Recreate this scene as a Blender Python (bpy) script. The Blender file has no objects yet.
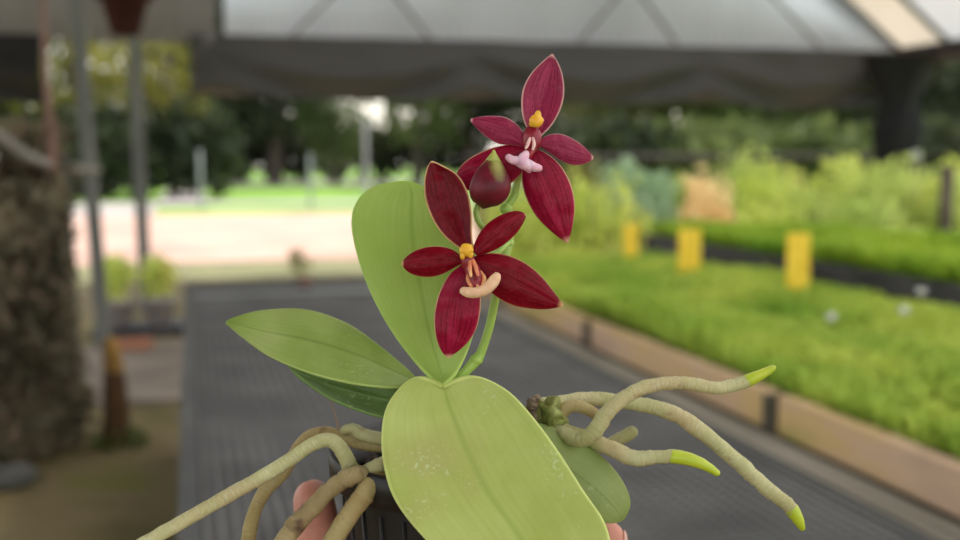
import bpy, bmesh, math, random
from mathutils import Vector, Matrix, noise
R = math.radians
random.seed(7)
SC = bpy.context.scene
COL = SC.collection

# ------------------------------------------------------------------ camera
F = 1029.0                                   # focal length in pixels of a 960 wide frame
YAW = R(15.7); PIT = math.atan(110 / F)
CAM = Vector((0, 0, 1.2))
FW = Vector((math.sin(YAW) * math.cos(PIT), math.cos(YAW) * math.cos(PIT), -math.sin(PIT)))
RT = Vector((math.cos(YAW), -math.sin(YAW), 0))
UP = RT.cross(FW)
def P(px, py, d):
    """measured point of the photograph at a real distance d"""
    return CAM + d * (FW + RT * ((px - 480) / F) - UP * ((py - 270) / F))
cd = bpy.data.cameras.new('camera'); cam = bpy.data.objects.new('camera', cd); COL.objects.link(cam)
cd.sensor_width = 36; cd.lens = F / 960 * 36; cd.clip_start = 0.01; cd.clip_end = 500
cam.matrix_world = Matrix((( RT.x, UP.x, -FW.x, CAM.x), (RT.y, UP.y, -FW.y, CAM.y), (RT.z, UP.z, -FW.z, CAM.z), (0, 0, 0, 1)))
cd.dof.use_dof = True; cd.dof.focus_distance = 0.312; cd.dof.aperture_fstop = 8.4
SC.camera = cam

# ------------------------------------------------------------------ object helpers
def tag(o, label=None, cat=None, group=None, kind=None):
    if label: o['label'] = label
    if cat: o['category'] = cat
    if group: o['group'] = group
    if kind: o['kind'] = kind
    return o
def empty(name, loc=(0, 0, 0), parent=None):
    o = bpy.data.objects.new(name, None); COL.objects.link(o); o.location = loc
    o.empty_display_size = 0.05
    if parent: o.parent = parent
    return o
class MB:
    def __init__(s): s.v = []; s.f = []; s.uv = {}; s.mi = []
    def face(s, idx, uv=None, mi=0):
        if uv: s.uv[len(s.f)] = uv
        s.f.append(tuple(idx)); s.mi.append(mi)
    def box(s, lo, hi, mi=0):
        n = len(s.v); x0, y0, z0 = lo; x1, y1, z1 = hi
        s.v += [(x0, y0, z0), (x1, y0, z0), (x1, y1, z0), (x0, y1, z0), (x0, y0, z1), (x1, y0, z1), (x1, y1, z1), (x0, y1, z1)]
        for q in ((0, 3, 2, 1), (4, 5, 6, 7), (0, 1, 5, 4), (1, 2, 6, 5), (2, 3, 7, 6), (3, 0, 4, 7)): s.face([n + i for i in q], mi=mi)
    def bar(s, a, b, w, h=None, mi=0):
        a = Vector(a); b = Vector(b); h = h or w; d = (b - a).normalized()
        u = d.cross(Vector((0, 0, 1)));  u = u.normalized() if u.length > 1e-4 else Vector((1, 0, 0))
        k = u.cross(d); n = len(s.v)
        for p in (a, b):
            for i, j in ((-1, -1), (1, -1), (1, 1), (-1, 1)): s.v.append(tuple(p + u * i * w / 2 + k * j * h / 2))
        for q in ((0, 1, 2, 3), (7, 6, 5, 4), (0, 4, 5, 1), (1, 5, 6, 2), (2, 6, 7, 3), (3, 7, 4, 0)): s.face([n + i for i in q], mi=mi)
    def tube(s, pts, rad, seg=12, caps=True, rough=0.0, seed=0, mi=0):
        pts = [Vector(p) for p in pts]; n0 = len(s.v); N = len(pts)
        t0 = (pts[1] - pts[0]).normalized(); a = Vector((0, 0, 1)) if abs(t0.z) < .9 else Vector((1, 0, 0))
        u = t0.cross(a).normalized(); L = 0
        for i, p in enumerate(pts):
            t = (pts[min(i + 1, N - 1)] - pts[max(i - 1, 0)]).normalized()
            u = (u - t * u.dot(t)).normalized(); w = t.cross(u)
            r = rad[i] if hasattr(rad, '__len__') else rad
            for k in range(seg):
                an = 2 * math.pi * k / seg; d = u * math.cos(an) + w * math.sin(an)
                rr = r * (1 + rough * noise.noise(p / (r + 1e-5) * .45 + d * .6 + Vector((seed, 0, 0))))
                s.v.append(tuple(p + d * rr))
        for i in range(N - 1):
            for k in range(seg):
                k2 = (k + 1) % seg
                v0, v1 = i / (N - 1), (i + 1) / (N - 1)
                s.face((n0 + i * seg + k, n0 + i * seg + k2, n0 + (i + 1) * seg + k2, n0 + (i + 1) * seg + k),
                       [(k / seg, v0), ((k + 1) / seg, v0), ((k + 1) / seg, v1), (k / seg, v1)], mi)
        if caps:
            for e, i in ((0, 0), (1, N - 1)):
                r = rad[i] if hasattr(rad, '__len__') else rad
                t = (pts[1] - pts[0]) if e == 0 else (pts[-1] - pts[-2]); t = t.normalized() * (-1 if e == 0 else 1)
                c = pts[i]; ring = [n0 + i * seg + k for k in range(seg)]
                for a_ in (35, 65):
                    new = []
                    for k in range(seg):
                        q = Vector(s.v[n0 + i * seg + k]) - c
                        new.append(len(s.v)); s.v.append(tuple(c + q * math.cos(R(a_)) + t * r * math.sin(R(a_)) * .9))
                    for k in range(seg):
                        k2 = (k + 1) % seg
                        fc = (ring[k], ring[k2], new[k2], new[k])
                        s.face(fc if e else fc[::-1], mi=mi)
                    ring = new
                m = len(s.v); s.v.append(tuple(c + t * r * .95))
                for k in range(seg):
                    fc = (ring[k], ring[(k + 1) % seg], m); s.face(fc if e else fc[::-1], mi=mi)
    def lathe(s, prof, c, seg=32, mi=0):
        n0 = len(s.v); c = Vector(c)
        for r, z in prof:
            for k in range(seg):
                a = 2 * math.pi * k / seg; s.v.append((c.x + r * math.cos(a), c.y + r * math.sin(a), c.z + z))
        for i in range(len(prof) - 1):
            for k in range(seg):
                k2 = (k + 1) % seg
                s.face((n0 + i * seg + k, n0 + i * seg + k2, n0 + (i + 1) * seg + k2, n0 + (i + 1) * seg + k), mi=mi)
    def blob(s, c, rx, ry, rz, seg=12, rings=8, M=None, rough=0, seed=0, mi=0):
        n0 = len(s.v); c = Vector(c); M = M or Matrix.Identity(3)
        for i in range(rings + 1):
            th = math.pi * i / rings
            for k in range(seg):
                a = 2 * math.pi * k / seg
                d = Vector((math.sin(th) * math.cos(a), math.sin(th) * math.sin(a), math.cos(th)))
                q = 1 + rough * noise.noise(d * 1.7 + Vector((seed, seed * .3, 0)))
                s.v.append(tuple(c + M @ Vector((d.x * rx * q, d.y * ry * q, d.z * rz * q))))
        for i in range(rings):
            for k in range(seg):
                k2 = (k + 1) % seg
                s.face((n0 + i * seg + k, n0 + (i + 1) * seg + k, n0 + (i + 1) * seg + k2, n0 + i * seg + k2), mi=mi)
    def build(s, name, mat, parent=None, smooth=True, weld=False):
        me = bpy.data.meshes.new(name); me.from_pydata([tuple(v) for v in s.v], [], s.f)
        if s.uv:
            lay = me.uv_layers.new(name='UVMap')
            for p in me.polygons:
                q = s.uv.get(p.index)
                if q:
                    for li, c in zip(p.loop_indices, q): lay.data[li].uv = c
        for m in (mat if isinstance(mat, (list, tuple)) else [mat]): me.materials.append(m)
        if any(s.mi): me.polygons.foreach_set('material_index', s.mi)
        if smooth: me.polygons.foreach_set('use_smooth', [True] * len(me.polygons))
        if weld:
            bm = bmesh.new(); bm.from_mesh(me); bmesh.ops.remove_doubles(bm, verts=bm.verts, dist=1e-5); bm.to_mesh(me); bm.free()
        me.update()
        o = bpy.data.objects.new(name, me); COL.objects.link(o)
        if parent:
            o.parent = parent
            o.matrix_parent_inverse = Matrix.Translation(-world_loc(parent))
        return o
def world_loc(o):
    v = Vector((0, 0, 0))
    if o.type != 'EMPTY': return v           # mesh parts keep their points in world space
    while o is not None: v = v + o.location; o = o.parent
    return v
def cr(pts, n):
    """n samples along a Catmull-Rom curve through tuples of any length"""
    out = []; m = len(pts) - 1
    for i in range(n):
        t = i / (n - 1) * m; k = min(int(t), m - 1); f = t - k
        p = [pts[max(k - 1, 0)], pts[k], pts[k + 1], pts[min(k + 2, m)]]
        out.append(tuple(.5 * ((2 * b) + (c - a) * f + (2 * a - 5 * b + 4 * c - d) * f * f + (3 * b - a - 3 * c + d) * f ** 3)
                         for a, b, c, d in zip(*p)))
    return out

# ------------------------------------------------------------------ materials
def new_mat(name):
    m = bpy.data.materials.new(name); m.use_nodes = True
    nt = m.node_tree; return m, nt, nt.nodes['Principled BSDF']
def nd(nt, t, **k):
    n = nt.nodes.new(t)
    for a, b in k.items(): setattr(n, a, b)
    return n
def ramp(nt, fac, stops):
    r = nd(nt, 'ShaderNodeValToRGB'); el = r.color_ramp.elements
    while len(el) < len(stops): el.new(0.5)
    for e, (p, c) in zip(el, stops): e.position = p; e.color = (*c, 1)
    nt.links.new(fac, r.inputs[0]); return r.outputs[0]
def noise_tex(nt, scale, detail=4, stretch=None, obj=True, rough=.5):
    tc = nd(nt, 'ShaderNodeTexCoord'); src = tc.outputs['Object' if obj else 'UV']
    if stretch:
        mp = nd(nt, 'ShaderNodeMapping'); mp.inputs['Scale'].default_value = stretch; nt.links.new(src, mp.inputs[0]); src = mp.outputs[0]
    n = nd(nt, 'ShaderNodeTexNoise'); n.inputs['Scale'].default_value = scale; n.inputs['Detail'].default_value = detail
    n.inputs['Roughness'].default_value = rough
    nt.links.new(src, n.inputs['Vector']); return n.outputs['Fac']
def bump(nt, b, fac, strength, dist):
    bp = nd(nt, 'ShaderNodeBump'); bp.inputs['Strength'].default_value = strength; bp.inputs['Distance'].default_value = dist
    nt.links.new(fac, bp.inputs['Height']); nt.links.new(bp.outputs[0], b.inputs['Normal'])
def mixc(nt, fac, a, b, mode='MIX'):
    m = nd(nt, 'ShaderNodeMix', data_type='RGBA', blend_type=mode)
    for s, v in ((0, fac), (6, a), (7, b)):
        if hasattr(v, 'is_linked') or hasattr(v, 'links'): nt.links.new(v, m.inputs[s])
        else: m.inputs[s].default_value = v if s == 0 else (*v, 1)
    return m.outputs[2]
def mat(name, stops, scale=8, rough=.7, bmp=0, dist=.01, spec=.4, stretch=None, metal=0, detail=4):
    m, nt, b = new_mat(name)
    if isinstance(stops[0], (int, float)): stops = [(0, stops), (1, stops)]
    n = noise_tex(nt, scale, detail, stretch)
    nt.links.new(ramp(nt, n, stops), b.inputs['Base Color'])
    b.inputs['Roughness'].default_value = rough; b.inputs['Specular IOR Level'].default_value = spec; b.inputs['Metallic'].default_value = metal
    if bmp: bump(nt, b, n, bmp, dist)
    return m
def leaf_mat(name, c1, c2, trans=.35, scale=3, rough=.5):
    """thin foliage: diffuse plus translucent"""
    m, nt, b = new_mat(name)
    n = noise_tex(nt, scale, 2); c = ramp(nt, n, [(.3, c1), (.7, c2)])
    nt.links.new(c, b.inputs['Base Color']); b.inputs['Roughness'].default_value = rough; b.inputs['Specular IOR Level'].default_value = .1
    t = nd(nt, 'ShaderNodeBsdfTranslucent'); nt.links.new(c, t.inputs[0])
    mx = nd(nt, 'ShaderNodeMixShader'); mx.inputs[0].default_value = trans
    nt.links.new(b.outputs[0], mx.inputs[1]); nt.links.new(t.outputs[0], mx.inputs[2])
    nt.links.new(mx.outputs[0], nt.nodes['Material Output'].inputs[0]); return m
def sheet_mat(name, c, trans=.5, clear=0.0, stripes=None):
    """translucent roofing or shade cloth"""
    m, nt, b = new_mat(name)
    n = noise_tex(nt, 1.2, 4, (1, 1, .4)); cc = ramp(nt, n, [(.3, tuple(x * .88 for x in c)), (.7, c)])
    nt.links.new(cc, b.inputs['Base Color']); b.inputs['Roughness'].default_value = .6; b.inputs['Specular IOR Level'].default_value = .2
    t = nd(nt, 'ShaderNodeBsdfTranslucent'); nt.links.new(cc, t.inputs[0])
    mx = nd(nt, 'ShaderNodeMixShader'); mx.inputs[0].default_value = trans
    nt.links.new(b.outputs[0], mx.inputs[1]); nt.links.new(t.outputs[0], mx.inputs[2]); out = mx.outputs[0]
    if clear:
        tp = nd(nt, 'ShaderNodeBsdfTransparent'); m2 = nd(nt, 'ShaderNodeMixShader'); m2.inputs[0].default_value = clear
        nt.links.new(out, m2.inputs[1]); nt.links.new(tp.outputs[0], m2.inputs[2]); out = m2.outputs[0]
    nt.links.new(out, nt.nodes['Material Output'].inputs[0]); return m

def root_mat(name, c1, c2, bloom, spots, tone):
    m, nt, b = new_mat(name); L = nt.links
    c = ramp(nt, noise_tex(nt, 60, 4), [(.3, c1), (.7, c2)])
    c = mixc(nt, ramp(nt, noise_tex(nt, 38, 2), [(.48, (0, 0, 0)), (.68, (.7, .7, .7))]), c, tone)
    rings = noise_tex(nt, 1, 4, (5, 150, 1), obj=False)
    c = mixc(nt, ramp(nt, rings, [(.50, (0, 0, 0)), (.72, (.45, .45, .45))]), c, bloom)
    c = mixc(nt, ramp(nt, noise_tex(nt, spots[1], 3), [(spots[2], (0, 0, 0)), (spots[2] + .08, (spots[3],) * 3)]), c, spots[0])
    L.new(c, b.inputs['Base Color']); b.inputs['Roughness'].default_value = .62; b.inputs['Specular IOR Level'].default_value = .3
    b.inputs['Subsurface Weight'].default_value = .12; b.inputs['Subsurface Radius'].default_value = (1, .6, .3); b.inputs['Subsurface Scale'].default_value = .002
    bump(nt, b, rings, .55, .0008); return m
def orchid_leaf_mat(name, lo, hi, vein, blot, specks=.0, trans=.18):
    m, nt, b = new_mat(name); L = nt.links
    tc = nd(nt, 'ShaderNodeTexCoord'); sp = nd(nt, 'ShaderNodeSeparateXYZ'); L.new(tc.outputs['UV'], sp.inputs[0])
    n1 = noise_tex(nt, 55, 4, None); c = ramp(nt, n1, [(.3, lo), (.68, hi)])
    # long faint veins running with the leaf
    n2 = noise_tex(nt, 1, 3, (34, 1.6, 1), obj=False); v = ramp(nt, n2, [(.42, (0, 0, 0)), (.7, (1, 1, 1))])
    vm = nd(nt, 'ShaderNodeMath', operation='MULTIPLY'); L.new(v, vm.inputs[0]); vm.inputs[1].default_value = .2
    c = mixc(nt, vm.outputs[0], c, vein)
    # midrib
    a = nd(nt, 'ShaderNodeMath', operation='SUBTRACT'); L.new(sp.outputs[0], a.inputs[0]); a.inputs[1].default_value = .5
    ab = nd(nt, 'ShaderNodeMath', operation='ABSOLUTE'); L.new(a.outputs[0], ab.inputs[0])
    mr = ramp(nt, ab.outputs[0], [(0, (.55, .55, .55)), (.012, (.3, .3, .3)), (.03, (0, 0, 0))])
    c = mixc(nt, mr, c, vein)
    # pale rim
    rim = ramp(nt, ab.outputs[0], [(.485, (0, 0, 0)), (.5, (.7, .7, .7))]); c = mixc(nt, rim, c, tuple(min(1, x * 1.35 + .03) for x in hi))
    # soft blotches
    n3 = noise_tex(nt, 30, 2); bl = ramp(nt, n3, [(.56, (0, 0, 0)), (.72, (.6, .6, .6))]); c = mixc(nt, bl, c, blot)
    if specks:
        n4 = noise_tex(nt, 700, 3); n5 = noise_tex(nt, 60, 2)
        mu = nd(nt, 'ShaderNodeMath', operation='MULTIPLY'); L.new(n4, mu.inputs[0]); L.new(n5, mu.inputs[1])
        sk = ramp(nt, mu.outputs[0], [(.355, (0, 0, 0)), (.42, (specks * .75,) * 3)]); c = mixc(nt, sk, c, (.60, .70, .36))
    L.new(c, b.inputs['Base Color']); b.inputs['Roughness'].default_value = .42; b.inputs['Specular IOR Level'].default_value = .3
    nb = noise_tex(nt, 260, 3); bump(nt, b, nb, .12, .0006)
    t = nd(nt, 'ShaderNodeBsdfTranslucent'); L.new(c, t.inputs[0])
    mx = nd(nt, 'ShaderNodeMixShader'); mx.inputs[0].default_value = trans
    L.new(b.outputs[0], mx.inputs[1]); L.new(t.outputs[0], mx.inputs[2]); L.new(mx.outputs[0], nt.nodes['Material Output'].inputs[0])
    return m
def petal_mat(name, deep, mid, rimc, sheen=.25):
    m, nt, b = new_mat(name); L = nt.links
    tc = nd(nt, 'ShaderNodeTexCoord'); sp = nd(nt, 'ShaderNodeSeparateXYZ'); L.new(tc.outputs['UV'], sp.inputs[0])
    n2 = noise_tex(nt, 1, 4, (26, 2.2, 1), obj=False); c = ramp(nt, n2, [(.35, deep), (.68, mid)])
    n6 = noise_tex(nt, 900, 2); c = mixc(nt, ramp(nt, n6, [(.5, (0, 0, 0)), (.8, (.25, .25, .25))]), c, tuple(min(1, x * 1.8 + .02) for x in mid))
    a = nd(nt, 'ShaderNodeMath', operation='SUBTRACT'); L.new(sp.outputs[0], a.inputs[0]); a.inputs[1].default_value = .5
    ab = nd(nt, 'ShaderNodeMath', operation='ABSOLUTE'); L.new(a.outputs[0], ab.inputs[0])
    tip = ramp(nt, sp.outputs[1], [(.91, (0, 0, 0)), (.98, (1, 1, 1))])
    rim = ramp(nt, ab.outputs[0], [(.455, (0, 0, 0)), (.492, (.8, .8, .8))])
    ad = nd(nt, 'ShaderNodeMath', operation='MAXIMUM'); L.new(tip, ad.inputs[0]); L.new(rim, ad.inputs[1])
    c = mixc(nt, ad.outputs[0], c, rimc)
    L.new(c, b.inputs['Base Color']); b.inputs['Roughness'].default_value = .30; b.inputs['Specular IOR Level'].default_value = .14
    b.inputs['Sheen Weight'].default_value = sheen; b.inputs['Sheen Roughness'].default_value = .4; b.inputs['Sheen Tint'].default_value = (1, .7, .8, 1)
    bump(nt, b, n2, .25, .0006)
    t = nd(nt, 'ShaderNodeBsdfTranslucent'); L.new(c, t.inputs[0])
    mx = nd(nt, 'ShaderNodeMixShader'); mx.inputs[0].default_value = .15
    L.new(b.outputs[0], mx.inputs[1]); L.new(t.outputs[0], mx.inputs[2]); L.new(mx.outputs[0], nt.nodes['Material Output'].inputs[0])
    return m
def sub_mat(name, c1, c2, scale, rough=.45, sss=.2, rad=.003, bmp=.1, dist=.0005, stretch=None, spots=None):
    m, nt, b = new_mat(name)
    n = noise_tex(nt, scale, 4, stretch); c = ramp(nt, n, [(.3, c1), (.7, c2)])
    if spots:
        n2 = noise_tex(nt, spots[1], 3); c = mixc(nt, ramp(nt, n2, [(spots[2], (0, 0, 0)), (spots[2] + .07, (.85, .85, .85))]), c, spots[0])
    nt.links.new(c, b.inputs['Base Color']); b.inputs['Roughness'].default_value = rough
    b.inputs['Subsurface Weight'].default_value = sss; b.inputs['Subsurface Radius'].default_value = (1, .5, .3); b.inputs['Subsurface Scale'].default_value = rad
    if bmp: bump(nt, b, n, bmp, dist)
    return m

def bud_mat():
    """dark maroon skin; the flank ridges run out into green towards the tip"""
    m, nt, b = new_mat('bud_skin'); L = nt.links
    n = noise_tex(nt, 160, 4); c = ramp(nt, n, [(.3, (.07, .003, .007)), (.7, (.17, .008, .022))])
    tc = nd(nt, 'ShaderNodeTexCoord'); sp = nd(nt, 'ShaderNodeSeparateXYZ'); L.new(tc.outputs['UV'], sp.inputs[0])
    mu = nd(nt, 'ShaderNodeMath', operation='MULTIPLY'); L.new(sp.outputs[0], mu.inputs[0]); mu.inputs[1].default_value = 2 * math.pi * 3
    co = nd(nt, 'ShaderNodeMath', operation='SINE'); ad0 = nd(nt, 'ShaderNodeMath', operation='ADD'); L.new(mu.outputs[0], ad0.inputs[0]); ad0.inputs[1].default_value = BUD_TURN; L.new(ad0.outputs[0], co.inputs[0])
    m2 = nd(nt, 'ShaderNodeMath', operation='MULTIPLY_ADD'); L.new(co.outputs[0], m2.inputs[0]); m2.inputs[1].default_value = .16; L.new(sp.outputs[1], m2.inputs[2])
    n2 = noise_tex(nt, 400, 3); m3 = nd(nt, 'ShaderNodeMath', operation='MULTIPLY_ADD'); L.new(n2, m3.inputs[0]); m3.inputs[1].default_value = .22; L.new(m2.outputs[0], m3.inputs[2])
    c = mixc(nt, ramp(nt, m3.outputs[0], [(.70, (0, 0, 0)), (1.0, (.95, .95, .95))]), c, (.34, .33, .08))
    L.new(c, b.inputs['Base Color']); b.inputs['Roughness'].default_value = .42; b.inputs['Specular IOR Level'].default_value = .3; bump(nt, b, n, .1, .0004)
    return m
BUD_TURN = 1.0
M = dict(
    leaf_front=orchid_leaf_mat('orchid_leaf_bright', (.42, .49, .10), (.54, .60, .18), (.28, .38, .07), (.47, .42, .15), .8),
    leaf_up=orchid_leaf_mat('orchid_leaf_upright', (.40, .55, .10), (.47, .62, .15), (.25, .40, .05), (.45, .58, .17), 0, .3),
    leaf_left=orchid_leaf_mat('orchid_leaf_mid_green', (.24, .33, .06), (.38, .47, .13), (.12, .20, .03), (.36, .38, .15), .3),
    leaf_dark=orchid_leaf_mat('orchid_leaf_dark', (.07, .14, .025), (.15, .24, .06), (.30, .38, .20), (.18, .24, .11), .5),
    leaf_under=orchid_leaf_mat('orchid_leaf_grey_green', (.36, .44, .13), (.46, .54, .19), (.22, .30, .08), (.36, .38, .15), .5, .4),
    petal=petal_mat('petal_crimson', (.125, .0005, .003), (.265, .003, .017), (.80, .48, .22), .0),
    petal_dark=petal_mat('petal_deep_crimson', (.085, .0004, .002), (.20, .002, .011), (.80, .48, .22), .0),
    petal_back=petal_mat('petal_wine', (.20, .010, .034), (.40, .040, .10), (.80, .48, .42), .25),
    petal_under=petal_mat('petal_wine_deep', (.19, .001, .012), (.38, .010, .050), (.78, .46, .28), .0),
    bud=bud_mat(),
    bud_tip=sub_mat('bud_tip_green', (.34, .36, .07), (.42, .45, .10), 200, .4),
    anther=sub_mat('anther_yellow', (.80, .36, .012), (.90, .52, .04), 300, .4, .3, .002),
    column=sub_mat('column_red', (.16, .002, .010), (.33, .012, .03), 500, .35),
    callus=sub_mat('callus_orange', (.62, .08, .05), (.88, .50, .20), 420, .35, .2, .003, .1, .0005, (1, 1, .4)),
    callus_pink=sub_mat('callus_pale_pink', (.75, .40, .38), (.85, .58, .50), 600, .35),
    lip_cream=sub_mat('lip_cream', (.78, .46, .27), (.86, .58, .36), 700, .5, .4, .002, .3),
    lip_pink=sub_mat('lip_pink', (.78, .34, .48), (.88, .58, .66), 350, .5, .4, .002, .3),
    stem=sub_mat('stem_green', (.30, .46, .07), (.40, .56, .12), 90, .4, .25, .003),
    root_pale=root_mat('root_silver_green', (.38, .36, .14), (.56, .53, .28), (.68, .64, .42), ((.30, .16, .08), 190, .65, .4), (.50, .37, .20)),
    root_tan=root_mat('root_tan', (.27, .20, .07), (.48, .38, .17), (.56, .47, .26), ((.15, .08, .03), 210, .66, .5), (.34, .22, .08)),
    root_spot=root_mat('root_tan_spotted', (.26, .20, .08), (.46, .36, .17), (.52, .43, .24), ((.07, .025, .018), 75, .55, .9), (.28, .16, .08)),
    tip=sub_mat('root_tip_green', (.38, .48, .015), (.52, .60, .04), 120, .35, .3, .003),
    dead=sub_mat('dead_sheath', (.08, .045, .025), (.34, .25, .16), 260, .8, 0, .001, .6),
    node=sub_mat('green_node', (.12, .11, .02), (.32, .36, .09), 420, .6),
    fibre=mat('dry_fibre', (.25, .17, .11), rough=.8),
    skin=sub_mat('skin', (.50, .19, .13), (.62, .27, .19), 120, .5, .25, .006, .12, .0004),
    nail=sub_mat('nail', (.66, .36, .30), (.72, .42, .36), 100, .25),
    black_pot=mat('black_pot_plastic', [(.3, (.006, .005, .005)), (.7, (.016, .013, .012))], 60, .45, .1, .0005),
    bark=mat('bark_chips', [(.3, (.010, .006, .004)), (.6, (.035, .018, .010)), (.8, (.07, .035, .018))], 120, .9, .6, .003),
    mesh_grey=mat('grey_plastic_mesh', [(.3, (.105, .102, .098)), (.7, (.17, .165, .158))], 6, .85, spec=.12),
    liner=mat('black_ground_cloth', [(.3, (.008, .008, .008)), (.7, (.014, .014, .013))], 9, .95, spec=.05),
    steel=mat('galvanised_steel', [(.3, (.20, .21, .21)), (.7, (.30, .31, .31))], 5, .5, metal=.3),
    dark_steel=mat('dark_painted_steel', [(.3, (.055, .055, .055)), (.7, (.10, .10, .095))], 5, .6),
    rail=mat('grey_timber_rail', [(.3, (.14, .12, .09)), (.7, (.26, .23, .185))], 5, .95, .2, .004, stretch=(6, .6, 6)),
    board=mat('weathered_orange_board', [(.25, (.42, .27, .20)), (.45, (.62, .42, .27)), (.6, (.64, .43, .19)), (.75, (.38, .34, .08))], 3.2, .85, .3, .006, stretch=(2, .7, 3)),
    dark_timber=mat('dark_wet_timber', [(.3, (.065, .055, .038)), (.7, (.14, .12, .08))], 8, .9),
    black_tray=mat('black_tray', [(.3, (.022, .020, .022)), (.7, (.06, .055, .058))], 6, .6),
    moss_soil=mat('moss_compost', [(.3, (.06, .09, .02)), (.7, (.16, .22, .04))], 12, 1),
    soil=mat('mossy_soil', [(.25, (.095, .080, .020)), (.42, (.17, .13, .05)), (.55, (.22, .165, .08)), (.72, (.16, .165, .03))], 1.7, .95, .4, .02, detail=7),
    slab=mat('brown_paving', [(.3, (.16, .13, .10)), (.7, (.26, .21, .165))], 3, .9),
    brickpave=mat('pink_paving', [(.3, (.33, .195, .155)), (.55, (.42, .275, .21)), (.8, (.42, .32, .27))], .6, .9),
    palepath=mat('pale_path', [(.3, (.24, .215, .20)), (.7, (.31, .285, .265))], .7, .9),
    lawn=mat('lawn', [(.3, (.09, .20, .012)), (.7, (.17, .31, .02))], .3, .95),
    verge=mat('verge_grass', [(.3, (.11, .12, .045)), (.7, (.22, .21, .10))], 2, .95),
    seed1=leaf_mat('seedling_green', (.25, .42, .05), (.60, .66, .13), .40, 2.6),
    seed2=leaf_mat('seedling_mid_green', (.20, .36, .035), (.42, .55, .06), .38, 2),
    yellow=mat('yellow_card', [(.3, (.88, .56, .03)), (.7, (.92, .66, .06))], 20, .5),
    tree_a=leaf_mat('tree_dark_green', (.022, .032, .016), (.065, .080, .038), .2, .4),
    tree_b=leaf_mat('tree_mid_green', (.065, .10, .03), (.18, .215, .075), .3, .4),
    tree_o=leaf_mat('tree_brownish_green', (.07, .085, .03), (.17, .15, .06), .3, .4),
    tree_c=leaf_mat('tree_yellow_green', (.08, .10, .02), (.30, .27, .05), .3, .5),
    shrub_a=leaf_mat('shrub_lime', (.58, .68, .13), (.84, .88, .30), .45, 1.5),
    shrub_b=leaf_mat('shrub_fresh_green', (.42, .55, .12), (.70, .78, .27), .45, 1.5),
    shrub_c=leaf_mat('shrub_blue_green', (.34, .50, .30), (.56, .70, .48), .4, 1.5),
    shrub_p=leaf_mat('shrub_peach', (.92, .66, .30), (.96, .84, .50), .4, 1.5),
    shrub_o=leaf_mat('shrub_olive', (.20, .22, .06), (.40, .36, .12), .3, 1.5),
    trunk=mat('trunk_bark', [(.3, (.05, .04, .03)), (.7, (.14, .115, .09))], 6, .95, .5, .02),
    gable=sheet_mat('grey_corrugated_sheet', (.73, .79, .83), .63),
    roof_w=sheet_mat('white_roof_sheet', (.92, .93, .93), .72),
    roof_c=sheet_mat('cream_roof_sheet', (.72, .64, .52), .30),
    roof_d=sheet_mat('dimmed_white_roof_sheet', (.66, .67, .69), .27),
    cloth=sheet_mat('dark_shade_cloth', (.10, .095, .094), .22, 0),
    cloth_dark=sheet_mat('near_black_shade_cloth', (.03, .029, .028), .1, 0),
    cloth_grey=sheet_mat('grey_shade_cloth', (.26, .255, .24), .42, .10),
    black_cloth=mat('black_bundle', [(.3, (.003, .003, .004)), (.7, (.008, .008, .009))], 6, .9),
    beam=mat('dark_beam', [(.3, (.03, .024, .024)), (.7, (.06, .045, .045))], 4, .8),
    truss=mat('grey_truss', (.16, .16, .16), rough=.6),
    post=mat('grey_post', [(.3, (.09, .095, .085)), (.7, (.17, .17, .155))], 4, .8, stretch=(3, 3, .6)),
    post_dark=mat('dark_post', [(.3, (.07, .072, .065)), (.7, (.13, .13, .12))], 4, .8),
    hose=mat('grey_hose', (.22, .20, .18), rough=.7),
    rope=mat('rusty_rope', [(.3, (.16, .09, .07)), (.7, (.26, .15, .12))], 9, .9),
    rust=mat('rust_red_clay', [(.3, (.035, .008, .005)), (.7, (.075, .016, .009))], 9, .85),
    white_pot=mat('pale_pot', [(.3, (.34, .30, .29)), (.7, (.48, .43, .41))], 7, .7),
    brick=mat('red_brick', [(.3, (.30, .12, .07)), (.7, (.40, .18, .11))], 12, .9),
    stake=mat('brown_stake', [(.3, (.055, .025, .010)), (.7, (.11, .055, .02))], 9, .9),
    orange=mat('orange_band', [(.3, (.26, .14, .03)), (.7, (.36, .20, .05))], 9, .8),
    stone=mat('grey_stone', [(.3, (.09, .088, .075)), (.7, (.17, .165, .15))], 6, .9),
    vine=leaf_mat('dry_vine', (.06, .055, .035), (.30, .27, .17), .2, 3.2),
    vine_b=leaf_mat('dry_vine_brown', (.11, .075, .05), (.32, .24, .16), .2, 3.2),
    pole=mat('grey_pole', (.30, .32, .32), rough=.7),
    fleck_w=mat('pale_highlight', (.55, .54, .5), rough=.6),
)

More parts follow.
